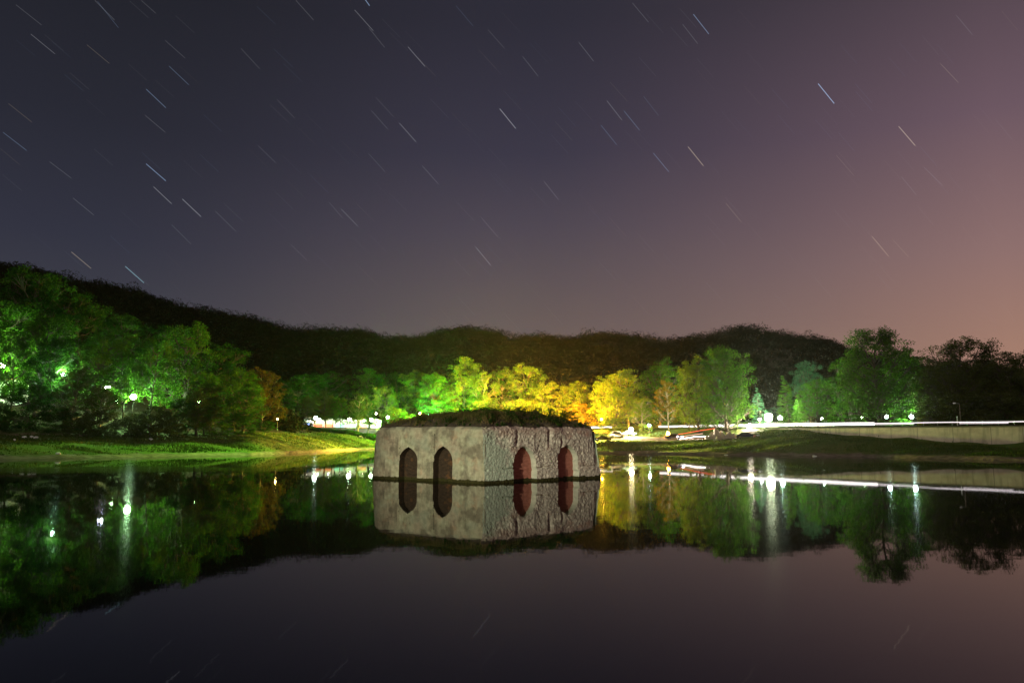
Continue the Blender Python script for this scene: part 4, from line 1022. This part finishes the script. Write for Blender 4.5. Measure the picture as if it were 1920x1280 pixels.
lline('light_streak', 0, i35, (6.55, 6.80), (.05, .075), M['line2'], 'thin white streak of light along the road at the far right', 'light streak', 'streaks of light along the road')
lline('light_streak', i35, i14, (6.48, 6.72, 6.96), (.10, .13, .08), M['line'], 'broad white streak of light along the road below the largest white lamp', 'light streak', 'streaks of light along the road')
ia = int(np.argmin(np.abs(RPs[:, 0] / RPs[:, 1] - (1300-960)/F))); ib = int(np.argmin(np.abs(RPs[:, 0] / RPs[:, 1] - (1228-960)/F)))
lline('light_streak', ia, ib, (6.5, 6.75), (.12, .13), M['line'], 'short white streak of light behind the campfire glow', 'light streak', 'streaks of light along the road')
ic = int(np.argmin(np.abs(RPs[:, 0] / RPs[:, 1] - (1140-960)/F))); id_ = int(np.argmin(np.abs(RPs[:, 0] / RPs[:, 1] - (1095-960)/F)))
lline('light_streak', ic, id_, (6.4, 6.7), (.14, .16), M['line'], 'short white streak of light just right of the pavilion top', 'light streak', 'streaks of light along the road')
# more glowing tubes for car light trails, on the ramp below
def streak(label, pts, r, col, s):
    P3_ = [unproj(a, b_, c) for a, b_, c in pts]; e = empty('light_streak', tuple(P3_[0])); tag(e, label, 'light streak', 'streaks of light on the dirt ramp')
    tube_path([tuple(p - P3_[0]) for p in P3_], r).build('car_light_trail', E(label, col, s), e)
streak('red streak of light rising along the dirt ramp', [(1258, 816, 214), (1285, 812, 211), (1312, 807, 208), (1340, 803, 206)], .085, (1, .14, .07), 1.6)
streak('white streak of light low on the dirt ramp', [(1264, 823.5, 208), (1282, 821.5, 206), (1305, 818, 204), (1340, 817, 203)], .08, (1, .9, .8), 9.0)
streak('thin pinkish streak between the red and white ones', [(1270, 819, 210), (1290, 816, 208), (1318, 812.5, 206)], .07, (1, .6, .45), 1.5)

# railing behind the road on the right
def railing(t0, t1, label):
    e = empty('railing', tuple(rp_((t0+t1)/2))); org = np.array(e.location); tag(e, label, 'railing')
    n = int((t1 - t0) / 3)
    off = -9.0
    for k in range(n + 1):
        p = rp_(t0 + (t1-t0)*k/n) + nrm*off - org; MB().box(p[0]-.05, p[0]+.05, p[1]-.05, p[1]+.05, 6.15, 7.25).build('post', M['metal'], e)
    for z in (6.7, 7.2):
        a = rp_(t0) + nrm*off - org; b_ = rp_(t1) + nrm*off - org; MB().tube([(a[0], a[1], z), (b_[0], b_[1], z)], .04).build('rail', M['metal'], e)
railing(40, 95, 'low grey metal railing behind the road at the right edge')
def picket(px0, px1, Y0, Y1, label):
    n = int(abs(px1 - px0) / 3.2); m0 = unproj((px0+px1)/2, 800, (Y0+Y1)/2); e = empty('picket_fence', (m0[0], m0[1], 6.0)); tag(e, label, 'fence')
    for k in range(n):
        px = px0 + (px1-px0)*k/(n-1); Y_ = Y0 + (Y1-Y0)*k/(n-1); x = (px-960)/F*Y_ - m0[0]; y = Y_ - m0[1]
        MB().box(x-.09, x+.09, y-.05, y+.05, .05, 1.75).build('picket', M['white'], e)
    a = ((px0-960)/F*Y0 - m0[0], Y0 - m0[1]); b_ = ((px1-960)/F*Y1 - m0[0], Y1 - m0[1])
    for z in (.5, 1.4): MB().tube([(a[0], a[1]+.09, z), (b_[0], b_[1]+.09, z)], .04).build('rail', M['white'], e)
picket(1432, 1560, 226, 206, 'pale picket fence behind the road between the largest lamp and the leaning tree')

# ------------------------------------------------------------------ lamps
def lamp(label, px, py, Y_, rad, col, s, kind='post', group=None, ground=None):
    p = unproj(px, py, Y_); g0 = gz(p[0], Y_) if ground is None else ground
    e = empty('park_lamp', (p[0], Y_, g0)); tag(e, label, 'lamp', group); h = p[2] - g0
    if h > .6:
        MB().tube([(0, 0, -.3), (0, 0, h*.5), (0, 0, h - rad*.9)], [.09, .07, .05], 8).build('pole', M['dark'], e)
        MB().tube([(0, 0, h - rad*1.15), (0, 0, h - rad*.85)], [rad*.45, rad*.5], 10).build('collar', M['dark'], e)
    MB().ball((0, 0, h), rad, 10, 7).build('globe', E(label, col, s), e, True)
    return e
GLn = 'lamps in the left wood'; GCn = 'lamps by the stalls'; GRn = 'lamps beyond the road'
W1 = (.58, 1, .40); W2 = (.62, .95, .95)
lamp('large white floodlight at the far left edge', 2, 686, 186, .75, W1, 1853, group=GLn)
lamp('blue white lamp second from the left in the wood', 119, 702, 187, .50, (.52, .95, .62), 1647, group=GLn)
lamp('small twin lamp between the blue white and the brightest left lamps', 199, 726, 190, .26, (.85, .85, 1), 514, group=GLn)
lamp('small companion of the twin lamp, just right of it', 205, 725, 190, .22, (.85, .85, 1), 514, group=GLn)
lamp('brightest white lamp in the left wood, low between trunks', 250, 744, 193, .70, (.55, 1, .48), 2265, group=GLn)
lamp('small white lamp just lower left of the brightest one', 219, 753, 192, .35, W1, 411, group=GLn)
lamp('hidden lamp glowing behind the right part of the left wood', 372, 752, 206, .40, (.55, 1, .42), 864, group=GLn)
lamp('hidden yellow lamp beside the ochre leaved tree', 520, 785, 226, .22, (1, .62, .18), 216, group=GLn)
for k, (px, py, r, lb) in enumerate(((592, 783, .62, 'first white stall lamp from the left'), (656, 786, .62, 'second white stall lamp, in the middle'), (696, 787, .70, 'third white stall lamp, right of the dark broad crowned tree'),
                  (705, 775, .32, 'small high white lamp above the third stall lamp'), (727, 782, .45, 'white lamp just left of the pavilion earth cap'), (712, 790, .42, 'low white lamp at the right end of the stalls'))):
    lamp(lb, px, py, 274, r, (.80, 1, .78), 420, group=GCn)
lamp('small orange lamp above the left part of the earth cap', 787, 775, 268, .30, (1, .45, .2), 187, group=GCn)
lamp('small cyan lamp right of the small orange one', 803, 778, 268, .42, (.30, 1, .55), 3900, group=GCn)
lamp('green lamp hidden behind the earth cap', 832, 786, 257, .55, (.10, 1, .05), 24000, group=GCn)
lamp('pale lamp hidden behind the top of the cap', 888, 784, 255, .50, (1, .90, .30), 13000, group=GCn)
lamp('golden lamp hidden behind the middle of the cap', 950, 786, 255, .60, (1, .58, .06), 20000, group=GCn)
lamp('golden lamp hidden behind the right of the cap', 1005, 790, 255, .60, (1, .46, .03), 24000, group=GCn)
lamp('orange lamp hidden behind the right end of the cap', 1065, 799, 255, .60, (1, .40, .02), 22000, group=GCn)
lamp('orange lamp hidden among trees right of the pavilion', 1128, 786, 246, .40, (1, .50, .04), 13109, group=GCn)
GW = 'lights by the parked cars'
lamp('bright warm lamp shining between the parked cars and bushes', 1183, 805, 216, .60, (1, .80, .42), 2790, group=GW)
lamp('small cyan white lamp in the bushes right of the warm one', 1217, 797, 222, .38, (.7, 1, .95), 405, group=GW)
lamp('bright warm lamp at the edge of the broad white streak', 1405, 798.5, 205, .62, (1, .86, .66), 1890, group=GW)
lamp('largest white lamp in the gap between the conifers', 1441, 782, 226, 1.15, (.85, 1, .60), 3604, group=GRn)
lamp('white lamp just right of the largest one', 1463, 783, 228, .62, (.70, 1, .88), 1567, group=GRn)
lamp('small white lamp just left of the largest one', 1424, 786, 228, .34, (.9, 1, .95), 627, group=GRn)
lamp('small white lamp beside the leaning trunk', 1541, 784.5, 216, .32, (.8, 1, .8), 1316, group=GRn)
lamp('small pale lamp among the bushes left of the largest right tree', 1615, 783, 212, .30, (.75, 1, .70), 1316, group=GRn)
lamp('first of the two road lamps under the green lit tree', 1662, 781, 200, .42, (.68, 1, .80), 978, group=GRn)
lamp('second of the two road lamps, further right', 1709, 781, 196, .45, (.68, 1, .86), 1165, group=GRn)

# campfire-like amber light on the ground by the ramp
p = unproj(1252, 815, 214); g0 = gz(p[0], p[1]); e = empty('campfire', (p[0], p[1], g0)); tag(e, 'glowing orange campfire beside the dirt ramp', 'campfire')
fm = E('flame', (1, .34, .035), 190)
mb = MB()
rs = random.Random(4)
for k in range(11):
    a = rs.uniform(0, 6.28); r_ = rs.uniform(0, .55); h = rs.uniform(.6, 1.5)
    x, y = math.cos(a)*r_, math.sin(a)*r_; mb.tube([(x, y, .1), (x*.9, y*.9, h*.35), (x*.6+.05, y*.6, h*.75), (x*.5, y*.5, h)], [.16, .24, .14, .01], 7)
mb.build('flame', fm, e, True)
mb = MB()
for k in range(6):
    a = k * 1.05; mb.tube([(math.cos(a)*.9, math.sin(a)*.9, .02), (0, 0, .35)], .08, 6)
mb.build('logs', M['bark'], e)

# unlit street lamp and post at the right
def street_lamp(px, Y_, top):
    x = (px-960)/F*Y_; g0 = 6.1; h = zat(top, Y_, px) - g0; e = empty('street_lamp', (x, Y_, g0)); tag(e, 'unlit grey street lamp with a short arm before the dark right trees', 'street lamp')
    MB().tube([(0, 0, 0), (0, 0, h*.6), (0, 0, h)], [.11, .09, .06], 8).build('pole', M['bark_pale'], e)
    MB().tube([(0, 0, h), (-.35, 0, h + .12), (-.85, 0, h + .18)], .045, 6).build('arm', M['metal'], e)
    MB().ball((-1.05, 0, h + .16), .3, 10, 6, (1.1, .6, .45)).build('lamp_head', M['white'], e, True)
street_lamp(1797, 173, 757)
x = (1791-960)/F*170; e = empty('marker_post', (x, 170, 6.1)); tag(e, 'short white post beside the unlit street lamp', 'post'); MB().tube([(0, 0, 0), (0, 0, 1.9)], .09, 8).build('shaft', M['white'], e); MB().ball((0, 0, 1.92), .12).build('finial', M['white'], e)

# short uneven grass on the banks
rng = np.random.default_rng(77); n = 80000
pg = rng.uniform(-40, 1960, n); azg = np.arctan((pg - 960) / F); Rg, Zg = ctrl(azg)
tgf = rng.random(n); rg = Rg[:, 1] + 1.5 + (Rg[:, 3] - Rg[:, 1]) * tgf
xg = np.sin(azg) * rg; yg = np.cos(azg) * rg; dg = fbm(xg * .12, yg * .35, 5, 4)
dmask = np.zeros(n)
for a, b_, wd in ((pl(1120, 212), pl(1250, 205), 8), (pl(1250, 206), pl(1370, 199), 6)): dmask = np.maximum(dmask, segd(xg, yg, a, b_) < wd)
kp = (dg + .35 * rng.normal(size=n) > .02) & (dmask < .5); xg, yg, dg = xg[kp], yg[kp], dg[kp]; zg = terr(xg, yg)
V, Fq = blades(np.stack([xg, yg, zg - .03], 1), .22 + .35 * np.clip(dg + .2, 0, 1), .22, rng, .6)
tag(link('bank_grass', mesh_np('bank_grass', V, Fq, leafmat('bank grass blades', (.028, .055, .010), (.06, .10, .016), (.12, .11, .035), .25))), 'uneven tufts of grass growing on the lake banks', 'grass', None, 'stuff')
# ------------------------------------------------------------------ vehicles
def car(label, px, Y_, rz, paint, suv=False, lights=None):
    x = (px-960)/F*Y_; g0 = gz(x, Y_) + .02
    e = empty('parked_car', (x, Y_, g0), rz); tag(e, label, 'car', 'cars parked on the bank')
    h = 1.68 if suv else 1.45
    prof = [(-2.15, .38), (-2.2, .62), (-2.08, .92), (-1.75, .98)] + ([(-1.6, 1.3), (-1.35, h-.06)] if suv else [(-1.2, 1.06), (-.75, h-.04)]) + [(-.4, h), (.45, h-.02), (.72, h-.12), (1.2, .98), (1.95, .84), (2.15, .66), (2.18, .38)]
    def sect(y): return 1
    mb = MB(); n = len(prof); ys = [(-.88, .0), (-.90, .0), (-.60, 0), (.60, 0), (.90, 0), (.88, 0)]
    for yi, y in enumerate((-.86, -.80, -.4, .4, .80, .86)):
        for (a, z) in prof:
            k = 1.0 if z < .95 else 1 - .26 * (z - .95) / (h - .95)
            zz_ = z if abs(y) < .85 else (.45 + (z - .45) * .94 if z > .45 else z)
            mb.v.append((a * (1 if abs(y) < .85 else .97), y * k, zz_))
    for yi in range(5):
        for k in range(n): k2 = (k+1) % n; mb.f.append((yi*n+k, yi*n+k2, (yi+1)*n+k2, (yi+1)*n+k))
    mb.f.append(tuple(range(n))); mb.f.append(tuple(5*n + k for k in range(n))[::-1])
    mb.build('body', P('paint ' + label, paint, .25, var=.03, spec=.6), e, True)
    for s in (-1, 1):   # side windows
        q_ = [(-1.3 if suv else -.95, 1.02), (-1.12 if suv else -.66, h-.12), (.38, h-.13), (.92, 1.02)]
        MB().prism([(a, c) for a, c in q_], s*.80*.93, s*.87 * .96).build('side_window', M['glass'], e)
    mb = MB(); mb.v = [(1.16, -.66, 1.02), (1.16, .66, 1.02), (.72, .56, h-.1), (.72, -.56, h-.1)]; mb.f = [(0, 1, 2, 3)]; mb.v = [(a+.03, b_, c+.02) for a, b_, c in mb.v]; mb.build('windscreen', M['glass'], e)
    for sx_ in (-1.35, 1.38):
        for s in (-1, 1):
            wl = MB().tube([(sx_, s*.70, .33), (sx_, s*.90, .33)], .33, 16).build('wheel', M['rubber'], e)
            MB().tube([(sx_, s*.89, .33), (sx_, s*.915, .33)], .19, 10).build('rim', M['metal'], wl)
    for s in (-1, 1):
        hl = MB().ball((2.1, s*.62, .70), .14, 8, 6, (.5, 1, .7)).build('headlight', E(label + ' headlamp', (.9, .92, 1), lights) if lights else M['white'], e, True)
        MB().ball((-2.12, s*.66, .80), .13, 8, 6, (.4, 1, 1)).build('tail_light', E('tail ' + label, (1, .05, .03), 8) if lights else P('red lens ' + label, (.4, .02, .02), .3), e, True)
    return e
car('dark parked car just right of the pavilion', 1129, 203, R_(5), (.05, .03, .035))
car('white parked car under the olive tree', 1155, 216, R_(8), (.75, .72, .70), True)
car('dull green parked car right of the white one', 1176, 219, R_(185), (.10, .16, .13))
car('car with headlights on at the foot of the dirt ramp', 1262, 207, R_(-25), (.30, .25, .35), False, 500)
car('dark blue parked car on the bank right of the rock heap', 1393, 190, R_(180), (.02, .035, .10), False)
# bicycles left of pavilion
def bike(px, Y_, rz, label):
    x = (px-960)/F*Y_; e = empty('motorcycle', (x, Y_, gz(x, Y_)), rz); tag(e, label, 'motorcycle', 'motorcycles parked below the stalls')
    for sx_ in (-.68, .70):
        mb = MB(); pts = [(sx_ + .30*math.cos(a), 0, .31 + .30*math.sin(a)) for a in np.linspace(0, 2*math.pi, 15)]; mb.tube(pts, .055, 6, False); wl = mb.build('wheel', M['rubber'], e)
        mb = MB(); [mb.tube([(sx_, 0, .31), (sx_ + .28*math.cos(a), 0, .31 + .28*math.sin(a))], .012, 4) for a in np.linspace(0, 6.28, 9)]; mb.build('spokes', M['metal'], wl)
    MB().tube([(-.68, 0, .31), (-.2, 0, .42), (.25, 0, .48), (.52, 0, .85), (.70, 0, .31)], .045, 6).build('frame', M['metal'], e)
    MB().ball((.10, 0, .78), .26, 10, 7, (1.1, .6, .6)).build('fuel_tank', M['white'], e, True)
    MB().ball((-.42, 0, .78), .3, 10, 6, (1.3, .55, .28)).build('seat', M['rubber'], e, True)
    MB().ball((0, 0, .42), .22, 10, 6, (1, .8, .9)).build('engine', M['metal'], e, True)
    MB().tube([(.48, -.33, 1.02), (.52, 0, .95), (.48, .33, 1.02)], .025, 6).build('handlebar', M['metal'], e)
    MB().ball((.66, 0, .88), .11).build('headlight', M['white'], e, True)
    MB().ball((-.95, 0, .72), .16, 8, 6, (1.2, .4, .35)).build('rear_mudguard', M['white'], e, True)
bike(676, 250, R_(20), 'left one of two pale motorcycles on the grass below the stalls')
bike(682, 250, R_(160), 'right one of two pale motorcycles on the grass below the stalls')
# light pool lamp near them is the third stall lamp

# ------------------------------------------------------------------ stalls
cols_ = [((.10, .14, .55), 'blue'), ((.55, .10, .06), 'red'), ((.60, .16, .10), 'brick red'), ((.20, .50, .55), 'cyan'), ((.7, .68, .62), 'white'), ((.65, .25, .18), 'pinkish red'), ((.50, .50, .55), 'grey')]
for k, px in enumerate((580, 600, 620, 640, 661, 683, 706)):
    Y_ = 280; x = (px-960)/F*Y_; g0 = gz(x, Y_); e = empty('market_stall', (x, Y_, g0)); c, cn_ = cols_[k]
    tag(e, f'lit white roofed stall with {cn_} counter cloth, ' + ('leftmost in the row' if k == 0 else 'rightmost in the row' if k == 6 else 'behind the slim trees'), 'stall', 'market stalls in a lit row')
    for sx_ in (-1.6, 1.6):
        for sy in (-1.2, 1.2): MB().box(sx_-.05, sx_+.05, sy-.05, sy+.05, 0, 2.5).build('post', M['white'], e)
    MB().prism([(-1.85, 2.5), (0, 3.2), (1.85, 2.5), (1.8, 2.42), (-1.8, 2.42)], -1.5, 1.5).build('roof', M['white'], e)
    MB().box(-1.6, 1.6, 1.26, 1.32, .1, 2.4).build('back_panel', M['white'], e)
    MB().box(-1.5, 1.5, -1.1, -.5, 0, 1.0).build('counter', P('cloth ' + cn_, c, .8, var=.1), e)
    mb = MB(); rs = random.Random(k)
    for q in range(9): xx = -1.4 + q*.32; mb.box(xx, xx + .22, -1.0, -.7, 1.003, 1.05 + rs.uniform(.1, .45))
    mb.build('goods', P('goods ' + cn_, (rs.uniform(.2, .6), rs.uniform(.2, .6), rs.uniform(.2, .6)), .6), e)
    MB().ball((0, 0, 2.2), .13).build('bulb', E('bulb ' + cn_, (1, .98, .95), 80), e, True)
# low hedge in front of the stalls
M['hedge'] = M['leaf_deep']
rng = np.random.default_rng(5); n = 9000
pxh = rng.uniform(556, 712, n); Yh = 254 + rng.uniform(-1.5, 1.5, n); xh = (pxh - 960)/F*Yh
zh = terr(xh, Yh) + rng.random(n)**1.2 * 1.15 * (1 + .5*fbm(xh*.4, 1.0))
V, Fq = leaves(np.stack([xh, Yh, zh], 1), .3, rng)
tag(link('hedge', mesh_np('hedge', V, Fq, M['leaf_deep'])), 'low dark hedge in front of the lit stalls', 'hedge')

# white building at the far left edge
p = unproj(6, 742, 190); e = empty('white_building', (p[0]-1.5, 193, gz(p[0], 193))); tag(e, 'small white walled building behind the far left trees', 'building')
h = zat(712, 193) - e.location.z
MB().box(-5, 2.6, 0, 5, -2, h).build('wall', M['white'], e); MB().box(-5.3, 2.9, -.4, 5.3, h + .003, h + .25).build('roof', P('roof tin', (.3, .1, .08), .7), e)
wf = MB().box(-.9, .5, -.05, -.003, h*.25, h*.68).build('window', P('window frame', (.25, .08, .06), .6), e); MB().box(-.8, .4, -.08, -.052, h*.25+.1, h*.68-.1).build('pane', M['glass'], wf)

# ------------------------------------------------------------------ rock heap, stones and litter
def rock(name, label, cat, x, y, z, s, seed, mat, group=None):
    r = np.random.default_rng(seed); nu, nv = 16, 10; VV = []; FF = []
    for j_ in range(nv + 1):
        for i_ in range(nu):
            ph = math.pi*j_/nv; a = 2*math.pi*i_/nu; d_ = np.array([math.sin(ph)*math.cos(a), math.sin(ph)*math.sin(a), math.cos(ph)])
            k = 1 + .32*float(vnoise(*(d_*1.7 + seed))) + .12*float(vnoise(*(d_*4.5 + seed*3))); VV.append(tuple(d_*k*np.array(s)))
    for j_ in range(nv):
        for i_ in range(nu): i2 = (i_+1) % nu; FF.append((j_*nu+i_, (j_+1)*nu+i_, (j_+1)*nu+i2, j_*nu+i2))
    me = bpy.data.meshes.new(name); me.from_pydata(VV, [], FF); me.materials.append(mat); o_r = link(name, me); o_r.location = (x, y, z); tag(o_r, label, cat, group)
RK = [(1335, 198, (1.1, .8, 1.2), 'pale upright rock at the left of the heap under the great tree'), (1342, 197, (1.3, .9, 1.9), 'tallest pale rock of the heap under the great tree'),
      (1349, 198, (1.0, .8, 1.5), 'pale pointed rock right of the tallest one'), (1345, 194, (1.1, .8, .7), 'low pinkish rock at the front of the heap'),
      (1353, 195, (1.2, .8, .8), 'wide low rock in the middle front of the heap'), (1361, 196, (1.3, .9, 1.3), 'grey rock at the right side of the heap'),
      (1367, 197, (1.1, .8, .9), 'last small grey rock at the right end of the heap'), (1327, 198, (.8, .6, .7), 'small white rock at the left end of the heap')]
for k, (px, Y_, s, lb) in enumerate(RK):
    s = tuple(v * q for v, q in zip(s, (.62, .62, .86))); px = 1345 + (px - 1345) * 1.25
    x = (px-960)/F*Y_; rock('rock', lb, 'rock', x, Y_, gz(x, Y_) + s[2]*.45, s, k+2, M['rock'], 'rocks heaped under the great tree')
rs = random.Random(8)
for k, (px, py, lb) in enumerate(((52, 809, 'pale flat stone on the path at the far left'), (66, 808, 'white litter bag beside the pale flat stone'), (74, 810, 'small pale stone right of the white litter bag'), (34, 817, 'white scrap on the grass below the left path'),
                                  (288, 824, 'tiny white scrap on the middle of the left meadow'), (117, 852, 'pale stone at the water edge of the left bank'), (1357, 848, 'pale stone at the water edge below the dark blue car'),
                                  (1522, 850, 'pale stone on the shore below the wall'), (1413, 824, 'pink bundle on the grass right of the dark blue car'), (1418, 823, 'white bundle second right of the dark blue car'))):
    Y_ = {0: 168, 1: 169, 2: 168, 3: 162}.get(k, None)
    if k == 4: Y_ = 176
    if k == 5: Y_ = 148
    if k == 6: Y_ = 170
    if k == 7: Y_ = 160
    if k >= 8: Y_ = 189
    x = (px-960)/F*Y_; s = .35 if k < 8 else .42
    rock('stone' if 'stone' in lb else 'litter' if 'litter' in lb or 'scrap' in lb else 'bundle', lb, 'stone' if 'stone' in lb else 'litter' if k < 8 else 'bundle', x, Y_, gz(x, Y_) + s*.3, (s*1.3, s, s*.8), k+30, M['white'] if k != 8 else P('pink cloth', (.6, .25, .25), .8))

# ------------------------------------------------------------------ night haze
HZ = True
if HZ:
    mb = MB(); mb.box(-1250, 1250, -1250, 1250, -12, 172)
    mt, t, o = newmat('night haze'); v = t.nodes.new('ShaderNodeVolumePrincipled'); v.inputs['Color'].default_value = (.9, .9, .9, 1)
    v.inputs['Density'].default_value = .000028; v.inputs['Anisotropy'].default_value = .82; t.links.new(v.outputs[0], o.inputs['Volume'])
    tag(mb.build('haze', mt), 'thin night haze hanging over the lake and woods', None, None, 'stuff')
